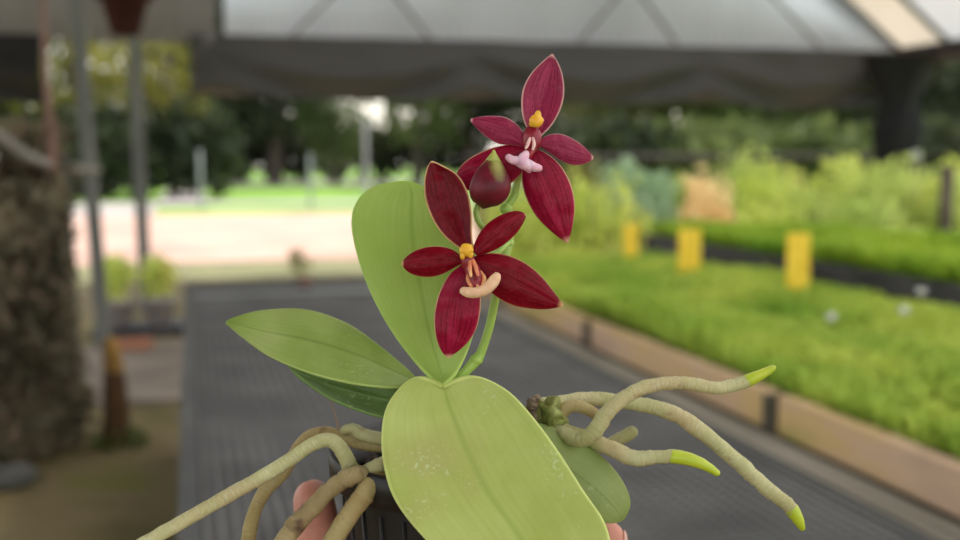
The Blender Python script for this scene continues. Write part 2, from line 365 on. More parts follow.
# ------------------------------------------------------------------ orchid: blades (leaves, sepals, petals)
def blade(name, Ls, Rs, dL, dR, cup, mat_, parent, thick=.0008, n=26, m=13, keel=0.0, ruffle=0.0, seed=0, sag=None):
    """a curved blade whose two edges run through measured points; cup pushes the middle towards the viewer (metres)"""
    L = cr([(a, b, c) for (a, b), c in zip(Ls, dL)], n); Rr = cr([(a, b, c) for (a, b), c in zip(Rs, dR)], n)
    cu = cr([(c,) for c in cup], n); mb = MB(); sg = cr([(c,) for c in (sag or [0, 0])], n)
    for i in range(n):
        a = P(*L[i]); b = P(*Rr[i])
        for j in range(m):
            u = j / (m - 1); x = 2 * u - 1
            p = a.lerp(b, u); o = cu[i][0] * (1 - x * x) + keel * max(0, 1 - abs(x) * 5) * math.sin(math.pi * i / (n - 1)) ** .5
            o += ruffle * noise.noise(Vector((i * .35, u * 2.2, seed))) * math.sin(math.pi * i / (n - 1))
            d = (CAM - p).normalized(); mb.v.append(tuple(p + d * o - UP * max(0, sg[i][0]) * (1 - abs(x)) ** 1.2))
    for i in range(n - 1):
        for j in range(m - 1):
            q = (i * m + j, i * m + j + 1, (i + 1) * m + j + 1, (i + 1) * m + j)
            uv = [(j / (m - 1), i / (n - 1)), ((j + 1) / (m - 1), i / (n - 1)), ((j + 1) / (m - 1), (i + 1) / (n - 1)), (j / (m - 1), (i + 1) / (n - 1))]
            mb.face(q, uv)
    o = mb.build(name, mat_, parent)
    s = o.modifiers.new('thick', 'SOLIDIFY'); s.thickness = thick; s.offset = 0
    ss = o.modifiers.new('smooth', 'SUBSURF'); ss.levels = 1; ss.render_levels = 1
    return o
def root(pts, mat_, parent, tip_at=None, seed=0, rough=.16, name='aerial_root'):
    """pts: (px, py, distance, radius px)"""
    s = cr(pts, 9 * len(pts)); q = [P(a, b, c) for a, b, c, r in s]; rad = [r * c / F for a, b, c, r in s]
    k = len(q) if tip_at is None else int(len(q) * tip_at)
    mb = MB(); mb.tube(q[:k], rad[:k], 14, True, rough, seed); o = mb.build(name, mat_, parent)
    if tip_at is not None:
        mb = MB(); r2 = [r * 1.02 * (1 - .30 * (i / max(1, len(q) - k)) ** 2) for i, r in enumerate(rad[k - 2:])]
        mb.tube(q[k - 2:], r2, 14, True, rough * .4, seed)
        t = mb.build('root_tip', M['tip'], o); t['label'] = 'bright green growing tip'
    return o

base = P(452, 420, .333)
plant = empty('orchid_plant', base)
tag(plant, 'orchid with crimson star flowers, green leaves and pale aerial roots, held in a black pot', 'orchid')

# leaves
blade('leaf', [(443, 386), (425, 373), (391, 331), (366, 283), (352, 235), (354, 206), (372, 187), (404, 181)],
      [(443, 386), (457, 372), (471, 343), (479, 308), (478, 268), (470, 232), (452, 202), (410, 181)],
      [.322, .324, .328, .332, .336, .339, .341, .342], [.322, .322, .324, .327, .331, .335, .339, .342],
      [0, -.0035, -.003, -.002, -.001, -.0005, 0, 0], M['leaf_up'], plant, .0014, 34, 17, -.0006, .0008, 1)['label'] = 'tall upright light green leaf'
blade('leaf', [(425, 386), (405, 367), (376, 343), (345, 322), (305, 309), (265, 310), (240, 316), (226, 322)],
      [(425, 386), (405, 388), (382, 388), (350, 384), (310, 374), (270, 357), (243, 338), (226, 324)],
      [.330, .335, .340, .343, .345, .345, .344, .343], [.330, .328, .326, .326, .328, .332, .337, .343],
      [0, -.001, -.0018, -.0018, -.0015, -.0008, 0, 0], M['leaf_left'], plant, .0014, 34, 15, -.0006, .0008, 2)['label'] = 'mid green leaf reaching sideways'
blade('leaf', [(415, 392), (390, 384), (360, 378), (330, 374), (305, 369), (288, 366)],
      [(415, 410), (392, 419), (362, 412), (330, 399), (305, 382), (288, 367)],
      [.335, .338, .340, .342, .343, .344], [.329, .331, .333, .336, .340, .344],
      [0, -.002, -.003, -.002, -.001, 0], M['leaf_dark'], plant, .0014, 28, 15, .0005, .0012, 3)['label'] = 'dark green shaded leaf'
blade('leaf', [(443, 387), (414, 377), (389, 401), (381, 432), (384, 470), (397, 505), (430, 545), (480, 590), (535, 612)],
      [(443, 387), (474, 376), (506, 389), (531, 414), (556, 447), (583, 489), (609, 532), (606, 585), (540, 613)],
      [.322, .322, .318, .314, .309, .304, .299, .296, .296], [.322, .322, .320, .317, .313, .308, .303, .298, .296],
      [0, -.0015, -.0025, -.003, -.003, -.0026, -.002, -.001, 0], M['leaf_front'], plant, .0015, 40, 19, -.0005, .0008, 4, [0, .0034, .0022, .0006, 0, 0, 0, 0, 0])['label'] = 'broad pale green leaf arching forward'
blade('leaf', [(500, 420), (545, 424), (575, 436), (602, 456), (622, 480), (630, 503), (622, 520)],
      [(500, 450), (520, 470), (545, 492), (568, 508), (588, 518), (605, 523), (618, 522)],
      [.328, .328, .328, .328, .328, .328, .328], [.320, .319, .319, .320, .321, .323, .326],
      [0, .001, .0015, .0015, .001, .0005, 0], M['leaf_under'], plant, .0014, 26, 13, 0, .0008, 5)['label'] = 'grey green leaf under the broad one'

# flower spike
sp = empty('flower_spike', P(476, 360, .327), plant); sp.location = P(476, 360, .327) - base
def stick(pts, mat_, parent, name, rough=.05, seed=0, seg=12):
    s = cr(pts, 10 * len(pts)); mb = MB(); mb.tube([P(a, b, c) for a, b, c, r in s], [r * c / F for a, b, c, r in s], seg, True, rough, seed)
    return mb.build(name, mat_, parent)
stick([(455, 382, .327, 4.5), (466, 371, .327, 5), (476, 360, .327, 6.2), (481, 352, .327, 4.8), (489, 328, .326, 4.4), (495, 300, .325, 4.4), (501, 270, .325, 4.6), (508, 243, .326, 5.2),
       (509, 222, .326, 4.2), (506, 208, .326, 6)], M['stem'], sp, 'stem')
stick([(506, 208, .326, 4.2), (514, 196, .327, 4), (518, 180, .328, 4), (524, 162, .329, 3.8), (531, 146, .326, 3.6)], M['stem'], sp, 'pedicel')
stick([(508, 222, .325, 3.4), (499, 231, .323, 3.2), (487, 230, .321, 3), (479, 222, .3205, 3), (476, 212, .320, 3), (480, 202, .320, 3.4)], M['stem'], sp, 'pedicel')
stick([(508, 242, .325, 3.4), (498, 252, .320, 3.2), (484, 258, .316, 3), (472, 258, .3135, 3)], M['stem'], sp, 'pedicel')
for px, py, d, r in ((476, 360, .327, 7), (508, 243, .326, 6.4), (506, 209, .326, 6.6)):
    mb = MB(); mb.blob(P(px, py, d), r * d / F, r * d / F, r * d / F * .8, 14, 9); mb.build('stem_node', M['stem'], sp)

def quick(pr, Ls, Rs, d0, d1, cup, mt, fl, nm, keel=0, seed=0, thick=.0007):
    k = len(Ls); dd = [d0 + (d1 - d0) * i / (k - 1) for i in range(k)]
    cc = [cup * math.sin(math.pi * min(.97, .12 + i / (k - 1) * .88)) for i in range(k)]
    cc[0] = cup * .3; cc[-1] = 0
    return blade(nm, Ls, Rs, dd, dd, cc, mt, fl, thick, 26, 13, keel, .0007, seed)

# --- lower flower
c1 = P(468, 260, .312); f1 = empty('flower', c1 - base, plant); f1['label'] = 'lower open crimson flower'
quick(0, [(464, 251), (446, 238), (433, 221), (425, 200), (424, 182), (427, 168), (431, 161)],
      [(473, 249), (472, 232), (472, 213), (468, 192), (458, 175), (443, 166), (432, 161)], .3125, .317, -.0022, M['petal_dark'], f1, 'sepal', 0, 11)
quick(0, [(461, 256), (451, 249), (437, 246), (422, 248), (410, 254), (402, 262)],
      [(462, 263), (452, 269), (438, 276), (423, 277), (410, 273), (402, 265)], .3115, .314, .0018, M['petal'], f1, 'petal', -.0003, 12)
quick(0, [(472, 251), (478, 236), (488, 223), (503, 214), (516, 211), (525, 214)],
      [(477, 256), (490, 252), (502, 246), (515, 235), (523, 223), (526, 215)], .3115, .3165, .0016, M['petal'], f1, 'petal', -.0004, 13)
quick(0, [(474, 257), (490, 253), (508, 255), (526, 263), (541, 276), (553, 291), (563, 305)],
      [(474, 268), (483, 284), (496, 297), (513, 306), (532, 309), (548, 309), (563, 306)], .3130, .315, .0022, M['petal'], f1, 'sepal', -.0005, 14)
quick(0, [(463, 264), (449, 275), (439, 293), (434, 314), (435, 334), (440, 349), (447, 357)],
      [(473, 266), (480, 280), (481, 297), (480, 315), (475, 332), (464, 346), (448, 358)], .3130, .3135, .0022, M['petal_under'], f1, 'sepal', -.0005, 15)
def bl(px, py, d, rx, ry, rz, mt, par, nm, rot=0, rough=0, seed=0):
    """ellipsoid seen face on: rx across, rz up, ry deep, in px"""
    mb = MB(); k = d / F; ca, sa = math.cos(R(rot)), math.sin(R(rot))
    ux = RT * ca + UP * sa; uz = UP * ca - RT * sa
    Mx = Matrix((ux, FW, uz)).transposed()
    mb.blob(P(px, py, d), rx * k, ry * k, rz * k, 18, 12, Mx, rough, seed); return mb.build(nm, mt, par)
cl = bl(467.5, 260, .3100, 7, 6, 11, M['column'], f1, 'column')
# hooded anther cap: domed above with two blunt points below
mb = MB(); k = .3075 / F; Mx = Matrix((RT, FW, UP)).transposed()
mb.blob(P(466.5, 250, .3075), 7.2 * k, 6 * k, 6.8 * k, 18, 12, Mx, .15, 2); mb.blob(P(462.5, 255.5, .3072), 2.8 * k, 3.6 * k, 4.2 * k, 12, 8, Mx)
mb.blob(P(470.5, 254.5, .3072), 2.8 * k, 3.4 * k, 3.8 * k, 12, 8, Mx)
mb.build('anther_cap', M['anther'], f1, weld=True)['label'] = 'yellow anther cap'
lip = empty('lip', P(475, 280, .309) - c1, f1)
def lipmesh(mb, paths, d0=None):
    for pts in paths:
        s = cr(pts, 8 * len(pts)); mb.tube([P(a, b, c) for a, b, c, r in s], [r * c / F for a, b, c, r in s], 12, True, .08, len(pts))
mb = MB(); lipmesh(mb, [[(470, 262, .3085, 2.2), (470, 268, .307, 2.2), (471, 276, .306, 1.5)], [(473, 261, .3085, 2.2), (476, 268, .307, 2.2), (478, 275, .306, 1.6)],
                        [(474, 272, .309, 2), (476, 279, .3075, 2.2), (478, 288, .3065, 2)], [(469, 272, .309, 2), (468, 279, .308, 2.2), (471, 286, .307, 2)], [(480, 272, .309, 2), (484, 278, .308, 2.2), (483, 284, .307, 2)]])
o = mb.build('lip_callus', M['callus'], f1); o['label'] = 'orange pronged callus'
mb = MB(); lipmesh(mb, [[(469, 264, .311, 7), (474, 274, .3095, 8), (477, 285, .308, 6.5)]]); mb.build('lip_claw', M['column'], f1)
mb = MB(); lipmesh(mb, [[(463.5, 291, .3065, 4.2), (469, 292.5, .3055, 5.4), (477, 292.5, .305, 5.4), (485, 289.5, .3048, 5.8), (491, 284.5, .305, 6.0), (495, 279, .3055, 5.6), (496.5, 276.5, .306, 4.6)]])
o = mb.build('lip', M['lip_cream'], f1); o['label'] = 'cream crescent lip'
bpy.data.objects.remove(lip)

# --- upper flower, slightly further back
c2 = P(533, 145, .322); f2 = empty('flower', c2 - base, plant); f2['label'] = 'upper open wine red flower'
quick(0, [(532, 136), (524, 122), (521, 105), (523, 88), (531, 73), (542, 62), (552, 54)],
      [(541, 136), (552, 125), (560, 111), (564, 97), (564, 82), (560, 67), (553, 54)], .3225, .328, -.002, M['petal_back'], f2, 'sepal', -.0003, 21)
quick(0, [(525, 139), (519, 127), (507, 118), (493, 116), (480, 117), (471, 119)],
      [(524, 147), (513, 145), (499, 144), (488, 138), (478, 129), (471, 121)], .3215, .325, .0016, M['petal_back'], f2, 'petal', -.0004, 22)
quick(0, [(540, 140), (549, 135), (560, 134), (573, 139), (585, 148), (593, 157)],
      [(541, 147), (550, 153), (560, 160), (572, 165), (584, 164), (593, 159)], .3215, .325, .0016, M['petal_back'], f2, 'petal', -.0004, 23)
quick(0, [(530, 144), (512, 144), (491, 148), (473, 156), (461, 166), (455, 178)],
      [(532, 156), (524, 170), (512, 183), (494, 192), (472, 192), (457, 182)], .3235, .328, .0018, M['petal_under'], f2, 'sepal', -.0004, 24)
quick(0, [(527, 153), (522, 168), (522, 184), (527, 201), (537, 218), (552, 232), (567, 243)],
      [(540, 150), (553, 158), (564, 170), (572, 187), (575, 205), (573, 224), (568, 243)], .3235, .3255, .0024, M['petal_under'], f2, 'sepal', -.0005, 25)
mb = MB(); k = .3175 / F
mb.blob(P(536.5, 121, .3175), 7.2 * k, 6 * k, 6.6 * k, 18, 12, Mx, .12, 4); mb.blob(P(538, 115, .318), 3.4 * k, 3.5 * k, 4.6 * k, 12, 8, Mx); mb.blob(P(532, 124, .3178), 3 * k, 3.5 * k, 3.2 * k, 12, 8, Mx)
mb.build('anther_cap', M['anther'], f2)['label'] = 'yellow anther cap'
bl(532, 139, .3205, 10, 6, 14, M['column'], f2, 'column')
mb = MB(); lipmesh(mb, [[(530, 138, .3175, 1.2), (528, 144, .3165, 1.8), (526, 148, .316, 1.4)], [(533, 138, .3175, 1.2), (534, 144, .3165, 1.8), (533, 149, .316, 1.4)]])
mb.build('lip_callus', M['callus_pink'], f2)['label'] = 'pale pink forked callus'
mb = MB(); lipmesh(mb, [[(533, 146, .320, 5), (529, 153, .318, 5), (525, 158, .317, 4)]]); mb.build('lip_claw', M['column'], f2)
mb = MB(); lipmesh(mb, [[(508.5, 157.5, .3170, 3.6), (513, 160, .316, 4.4), (519, 161, .3155, 4.6), (527, 163.5, .3155, 4.8), (534, 167, .316, 4.6), (539, 168, .317, 3.8)],
                        [(526, 154, .3168, 4), (523, 160, .3155, 6), (527, 166, .3152, 5.5), (529, 171, .316, 2.4)], [(514, 160, .3165, 3), (519, 164, .316, 3.2), (523, 167, .316, 2.6)]])
mb.build('lip', M['lip_pink'], f2)['label'] = 'pink toothed lip'

# --- bud: keeled egg with a green pointed tip
mb = MB(); k = .318 / F; n, m = 22, 24; ax0 = P(483, 209, .318); ax1 = P(494, 150, .317)
prof = cr([(0, ), (13,), (18,), (20,), (20.3,), (19.2,), (17,), (13.4,), (9,), (4.6,), (1,)], n); ax = ax1 - ax0; axn = ax.normalized(); sx = axn.cross(FW).normalized(); sy = sx.cross(axn)
bend = lambda t: -3.5 * math.sin(math.pi * t) * k
for part, rng, mt, nm in (('a', (0, 18), M['bud'], 'flower_bud'), ('b', (17, 21), M['bud_tip'], 'bud_tip')):
    mb = MB(); rows = list(range(rng[0], rng[1] + 1))
    for i in rows:
        t = i / (n - 1)
        for j in range(m):
            a = 2 * math.pi * j / m
            r = max(prof[i][0], .3) * k * (1 + .07 * max(0, math.cos(3 * (a + .5))) ** 6) * (1.012 if nm == 'bud_tip' and i > 17 else 1)
            mb.v.append(tuple(ax0 + ax * t + sx * (math.cos(a) * r + bend(t)) + sy * math.sin(a) * r))
    for i in range(len(rows) - 1):
        for j in range(m):
            j2 = (j + 1) % m; v0 = rows[i] / (n - 1); v1 = rows[i + 1] / (n - 1); mb.face((i * m + j, i * m + j2, (i + 1) * m + j2, (i + 1) * m + j), [(j / m, v0), ((j + 1) / m, v0), ((j + 1) / m, v1), (j / m, v1)])
    mb.face(range(m)[::-1]); mb.face([(len(rows) - 1) * m + j for j in range(m)])
    if part == 'a': budo = mb.build('flower_bud', mt, plant); budo['label'] = 'closed dark maroon bud'
    else: mb.build('bud_tip', mt, budo)['label'] = 'pale green bud tip'

# roots to the right
root([(556, 428, .329, 6), (566, 434, .326, 7.5), (580, 439, .323, 8.5), (594, 432, .320, 8.5), (606, 414, .319, 8), (624, 398, .319, 7.5), (650, 386, .320, 7), (684, 383, .321, 6.6),
      (715, 388, .322, 6.6), (738, 384, .323, 6.4), (756, 377, .3235, 6), (773, 368, .324, 5)], M['root_pale'], plant, .875, 1)
root([(542, 404, .333, 6.5), (560, 403, .335, 7.5), (590, 399, .337, 7.5), (622, 402, .338, 7), (652, 407, .338, 7.5), (682, 418, .337, 8), (712, 440, .336, 8), (740, 464, .335, 8),
      (765, 487, .334, 7.5), (786, 503, .3335, 7.5), (796, 516, .333, 6.5), (802, 528, .333, 5)], M['root_pale'], plant, .875, 2)
root([(556, 427, .331, 6), (585, 437, .328, 7), (612, 449, .325, 8), (634, 458, .323, 8), (655, 457, .322, 7), (678, 457, .321, 7), (700, 463, .320, 6.4), (717, 473, .3195, 5)], M['root_pale'], plant, .70, 3)
root([(585, 448, .336, 6.5), (605, 446, .338, 6.5), (622, 438, .339, 6.5), (632, 432, .340, 6.5)], M['root_pale'], plant, None, 4)
root([(558, 424, .332, 6), (562, 412, .331, 7), (572, 406, .330, 6.5), (585, 408, .330, 6), (598, 416, .330, 6), (604, 424, .331, 6)], M['root_tan'], plant, None, 5)
mb = MB(); mb.blob(P(551, 411, .329), .0035, .0035, .0042, 14, 10, None, .9, 3); mb.blob(P(556, 419, .329), .0026, .0026, .0026, 12, 8, None, .9, 5)
mb.build('crown_node', M['node'], plant)
mb = MB(); s = cr([(536, 420, .331, 4), (531, 411, .330, 5), (533, 402, .329, 5), (537, 397, .329, 3.5)], 20); mb.tube([P(a, b, c) for a, b, c, r in s], [r * c / F for a, b, c, r in s], 12, True, .8, 9)
mb.build('dead_sheath', M['dead'], plant)
# short stem holding leaves and roots together
mb = MB(); s = [(446, 396, .328, 7), (449, 404, .330, 13), (456, 420, .333, 24), (470, 440, .338, 30), (480, 465, .342, 26)]
s = cr(s, 16); mb.tube([P(a, b, c) for a, b, c, r in s], [r * c / F for a, b, c, r in s], 16, True, .3, 4)
s = cr([(470, 430, .338, 12), (510, 420, .336, 11), (540, 416, .333, 10), (562, 424, .332, 8)], 14); mb.tube([P(a, b, c) for a, b, c, r in s], [r * c / F for a, b, c, r in s], 14, True, .3, 5)
mb.build('rootstock', M['node'], plant)
# roots to the left
root([(400, 492, .333, 7), (372, 484, .331, 7.5), (353, 470, .327, 8), (345, 456, .325, 7.8), (337, 444, .324, 7.5), (326, 440, .324, 7), (310, 446, .324, 7), (288, 461, .323, 7), (262, 477, .321, 7),
      (235, 492, .319, 7.2), (205, 509, .316, 7), (175, 526, .313, 7), (140, 546, .310, 7)], M['root_pale'], plant, None, 6, .12)
root([(385, 447, .334, 6), (362, 444, .336, 6.5), (345, 438, .338, 6.5), (325, 433, .340, 6.5), (306, 439, .341, 6.5), (294, 455, .341, 6.5), (282, 474, .340, 7), (266, 490, .339, 7), (256, 508, .338, 7),
      (250, 528, .337, 7), (247, 552, .336, 7)], M['root_tan'], plant, None, 7, .12)
root([(420, 452, .326, 6.5), (397, 458, .324, 7), (378, 466, .322, 7.5), (366, 473, .3235, 7.5), (357, 478, .3245, 7)], M['root_pale'], plant, None, 8, .12)
root([(368, 474, .3225, 8), (354, 476, .3195, 10), (340, 482, .320, 9), (326, 494, .319, 9), (310, 510, .317, 9), (295, 526, .315, 9.5), (280, 546, .313, 9)], M['root_spot'], plant, None, 9, .22)
root([(395, 488, .328, 7), (384, 480, .3235, 9), (374, 483, .320, 10.5), (362, 498, .318, 10.5), (350, 514, .3165, 10), (338, 532, .315, 10), (326, 552, .313, 10)], M['root_tan'], plant, None, 10, .12)
root([(392, 440, .333, 6.5), (376, 438, .333, 6.8), (362, 434, .334, 6.5), (354, 429, .335, 5.5), (345, 430, .336, 5)], M['root_pale'], plant, None, 11, .12)
s = cr([(330, 400, .340, .8), (336, 418, .339, .9), (339, 432, .338, 1.2), (341, 444, .337, 1.2)], 14); mb = MB(); mb.tube([P(a, b, c) for a, b, c, r in s], [r * c / F for a, b, c, r in s], 8)
mb.build('dry_fibre', M['fibre'], plant)

# ------------------------------------------------------------------ pot and hand
HF = Vector((FW.x, FW.y, 0)).normalized(); Z = Vector((0, 0, 1))
pc = P(455, 446, .352)                         # centre of the pot's rim
def Q(a, b, z): return pc + RT * a + HF * b + Z * z
pot = empty('plastic_pot', pc - Z * .078); tag(pot, 'black plastic pot with roots spilling over its rim', 'pot')
mb = MB(); mb.lathe([(.0, -.078), (.033, -.078), (.0338, -.074), (.0385, -.012), (.0385, -.010), (.0425, -.0095), (.0430, 0), (.0415, .0008), (.0400, 0), (.0370, -.012), (.0322, -.074), (.0, -.074)], pc, 56)
for i in range(28):                            # ribs on the wall
    a = 2 * math.pi * i / 28; mb.bar(pc + Vector((math.cos(a) * .0342, math.sin(a) * .0342, -.070)), pc + Vector((math.cos(a) * .0382, math.sin(a) * .0382, -.014)), .0012, .0012)
mb.build('pot_body', M['black_pot'], pot)
mb = MB(); random.seed(3)
mb.lathe([(0, -.016), (.02, -.015), (.0365, -.018), (.034, -.03), (0, -.03)], pc, 24)
for i in range(90):
    r = .034 * math.sqrt(random.random()); a = random.random() * 6.28
    mb.blob(pc + Vector((r * math.cos(a), r * math.sin(a), -.014 + random.random() * .006)), random.uniform(.002, .005), random.uniform(.002, .004), random.uniform(.0015, .003), 7, 5, Matrix.Rotation(random.random() * 6, 3, 'Z'), .8, i)
o = mb.build('potting_bark', M['bark'], pot); o['kind'] = 'stuff'

hm = MB(); HS = RT * 0
def cap(pts, rad): 
    s = cr([(*p, r) for p, r in zip(pts, rad)], 8 * len(pts)); hm.tube([Q(a, b, c) for a, b, c, r in s], [r for a, b, c, r in s], 16)
cap([(-.0488, .002, -.019), (-.0472, -.003, -.034), (-.0455, -.012, -.050), (-.040, -.026, -.072), (-.022, -.042, -.096)], [.0070, .0086, .0084, .0096, .0140])    # thumb
fing = [[(.0515, -.004, -.031), (.0520, -.003, -.045), (.0500, 0, -.064), (.038, .004, -.086), (.012, -.012, -.1)],
        [(.0450, .024, -.028), (.0470, .024, -.045), (.0450, .022, -.067), (.033, .018, -.088), (.006, .000, -.1)],
        [(.0290, .042, -.030), (.0315, .043, -.048), (.0310, .040, -.070), (.020, .030, -.090), (-.002, .006, -.1)],
        [(.0060, .0500, -.040), (.0080, .0510, -.054), (.0080, .0470, -.074), (.001, .036, -.091), (-.012, .008, -.1)]]
for i, f in enumerate(fing):
    k = (1, 1.04, 1, .86)[i]; cap(f, [.0068 * k, .0078 * k, .0082 * k, .0092 * k, .0125 * k])
cap([(.012, -.010, -.1), (-.002, -.046, -.108), (-.010, -.085, -.128)], [.0150, .0190, .0200])
cap([(.000, .000, -.1), (-.008, -.045, -.108), (-.014, -.085, -.128)], [.0150, .0190, .0200])
cap([(-.012, .006, -.1), (-.022, -.045, -.108), (-.022, -.085, -.128)], [.0140, .0190, .0190])
cap([(-.016, -.075, -.124), (-.020, -.105, -.146), (-.026, -.170, -.200), (-.036, -.26, -.275), (-.046, -.34, -.34)], [.0240, .0235, .0270, .036, .042])
o = hm.build('hand', M['skin'])
tag(o, 'left hand of a person holding the black orchid pot, its thumb against the pot wall', 'hand')
r_ = o.modifiers.new('join', 'REMESH'); r_.mode = 'VOXEL'; r_.voxel_size = .0012; r_.use_smooth_shade = True
s_ = o.modifiers.new('soft', 'SMOOTH'); s_.factor = .5; s_.iterations = 5
mb = MB(); u_ = (RT * -.55 + HF * .83).normalized(); mb.blob(Q(-.0488, .002, -.0215) + u_ * .0062, .0018, .0052, .0068, 14, 9, Matrix((u_, Z.cross(u_), Z)).transposed()); mb.build('thumbnail', M['nail'], o)
for f, k in zip(fing, range(4)):
    d = Vector((f[0][0], f[0][1], 0)).normalized(); c = Vector(f[0]) + d * .0062 + Vector((0, 0, -.003)); u = RT * d.x + HF * d.y; w = Z.cross(u)
    mb = MB(); mb.blob(Q(*c), .0014, .0042, .0058, 12, 8, Matrix((u, w, Z)).transposed()); mb.build('fingernail', M['nail'], o)

# ------------------------------------------------------------------ mesh bench
BZ = .70
bench = empty('mesh_bench', (.455, 2.3, 0)); tag(bench, 'long low bench with a dark grey mesh top running away under the orchid', 'bench')
mb = MB()
for i in range(45): x = .005 + i * .0203; mb.box((x, .2, BZ - .003), (x + .0075, 4.24, BZ))
for i in range(202): y = .2 + i * .020; mb.box((.0, y, BZ - .0045), (.91, y + .008, BZ - .001))
mb.build('mesh_top', M['mesh_grey'], bench, smooth=False)
mb = MB(); mb.box((0, .2, BZ - .012), (.91, 4.24, BZ - .006)); mb.build('cloth_liner', M['liner'], bench, smooth=False)
mb = MB()
mb.box((-.03, .2, BZ - .05), (.0, 4.29, BZ + .004)); mb.box((.0, 4.24, BZ - .05), (.91, 4.29, BZ + .004)); mb.box((.91, .2, BZ - .05), (.925, 4.29, BZ + .004))
for y in (.9, 1.8, 2.7, 3.6): mb.box((0, y, BZ - .05), (.91, y + .03, BZ - .014))
mb.build('bench_frame', M['dark_steel'], bench, smooth=False)
mb = MB(); mb.box((0, 3.86, BZ + .0005), (.91, 3.93, BZ + .005)); mb.build('cross_strip', M['steel'], bench, smooth=False)
for x in (-.015, .9):
    for y in (.4, 2.3, 4.22): mb = MB(); mb.box((x - .02, y - .02, 0), (x + .02, y + .02, BZ - .045)); mb.build('leg', M['steel'], bench, smooth=False)

def leafquad(mb, c, size, n=None, asp=.45, rnd=random):
    d = Vector((rnd.gauss(0, 1), rnd.gauss(0, 1), rnd.gauss(0, .7))).normalized() if n is None else n
    u = d.cross(Vector((rnd.gauss(0, 1), rnd.gauss(0, 1), rnd.gauss(0, 1)))).normalized(); w = d.cross(u)
    k = len(mb.v); L = size; W = size * asp
    for p in (c - u * L / 2, c + w * W / 2 + d * W * .15, c + u * L / 2, c - w * W / 2 + d * W * .15): mb.v.append(tuple(p))
    mb.face((k, k + 1, k + 2, k + 3))
# little weed growing at the end of the bench
wd = empty('potted_seedling', (.42, 4.02, BZ)); tag(wd, 'tiny green seedling in a brown plug on the end of the mesh bench', 'seedling')
mb = MB(); mb.lathe([(0, 0), (.020, 0), (.026, .045), (.0, .045)], (.42, 4.02, BZ + .005), 16); mb.build('plug', M['rope'], wd)
mb = MB(); random.seed(5); mb.tube([(.42, 4.02, BZ + .045), (.41, 4.02, BZ + .08), (.40, 4.02, BZ + .13)], .004, 8)
for i in range(26): leafquad(mb, Vector((.40 + random.gauss(0, .018), 4.02 + random.gauss(0, .018), BZ + random.uniform(.06, .16))), .05)
mb.build('foliage', M['shrub_o'], wd)

# ------------------------------------------------------------------ planting beds beside the bench
def bed(x0, x1, y0, y1, ztop, facez, bmat, label, joints, rail, name='planting_bed'):
    e = empty(name, ((x0 + x1) / 2, (y0 + y1) / 2, 0)); tag(e, label, 'planting bed')
    for a, b in zip(joints[:-1], joints[1:]):
        mb = MB(); mb.box((x0, a + .012, facez), (x0 + .03, b - .012, ztop)); o = mb.build('side_board', bmat, e, smooth=False)
        bv = o.modifiers.new('b', 'BEVEL'); bv.width = .004
    for yj in joints:
        mb = MB(); mb.box((x0 - .010, yj - .013, facez - .08), (x0 + .02, yj + .022, ztop - .005)); mb.build('post', M['dark_timber'], e, smooth=False)
    mb = MB(); mb.box((x0 + .03, y0, facez), (x1, y1, ztop - .02)); mb.build('compost', M['moss_soil'], e, smooth=False)
    mb = MB(); mb.box((x0 + .03, y0, facez - .04), (x1, y1, facez)); mb.build('base_board', M['dark_timber'], e, smooth=False)
    mb = MB(); mb.box((x1, y0, facez), (x1 + .03, y1, ztop)); mb.build('back_board', bmat, e, smooth=False)
    for ya in (y0 - .025, y1): mb = MB(); mb.box((x0, ya, facez), (x1 + .03, ya + .025, ztop)); mb.build('end_board', bmat, e, smooth=False)
    for y in (y0 + .1, (y0 + y1) / 2, y1 - .1):
        for x in (x0 + .08, x1 - .08): mb = MB(); mb.box((x - .03, y - .03, 0), (x + .03, y + .03, facez - .04)); mb.build('leg', M['dark_timber'], e, smooth=False)
    return e
b1 = bed(1.04, 1.93, .7, 4.1, .767, .690, M['board'], 'waist high bed with orange brown weathered side boards along the mesh bench', [.7, 1.67, 2.60, 3.4, 4.1], True)
mb = MB(); mb.box((.942, .7, .650), (1.008, 4.25, .700)); o = mb.build('timber_rail', M['rail'], smooth=False)
tag(o, 'grey weathered timber rail in the gap between mesh bench and first bed', 'rail')
b2 = bed(2.03, 2.85, 1.2, 4.35, .855, .77, M['black_tray'], 'second raised bed with black tray sides behind the first bed', [1.2, 2.25, 3.3, 4.35], False)
def carpet(x0, x1, y0, y1, z, h, n, mt, size, label, seed, name='seedling_foliage'):
    rnd = random.Random(seed); mb = MB()
    for i in range(n):
        x = rnd.uniform(x0, x1); y = y0 + (y1 - y0) * rnd.random() ** 1.25
        hh = h * (.55 + .5 * noise.noise(Vector((x * 3, y * 2.2, seed))) + .3 * rnd.random())
        a = rnd.uniform(0, 6.28); t = rnd.uniform(0, .5) * hh; s = size * rnd.uniform(.6, 1.3)
        d = Vector((math.cos(a), math.sin(a), 0)); w = Vector((-d.y, d.x, 0)) * s * .4
        b = Vector((x, y, z)); k = len(mb.v); zt = max(hh, .01)
        mb.v += [tuple(b - w * .4 + Z * zt * .35), tuple(b + w * .4 + Z * zt * .35), tuple(b + d * (t + s * .4) + w + Z * zt), tuple(b + d * (t + s * .4) - w + Z * zt)]
        mb.face((k, k + 1, k + 2, k + 3))
    return tag(mb.build(name, mt, smooth=False), label, 'seedlings', kind='stuff')
carpet(1.065, 1.95, .72, 4.1, .745, .085, 27000, M['seed1'], .020, 'dense carpet of low yellow green seedlings in the first bed', 11)
carpet(2.05, 2.85, 1.25, 4.35, .835, .10, 18000, M['seed2'], .030, 'taller carpet of mid green seedlings in the black sided bed', 12)
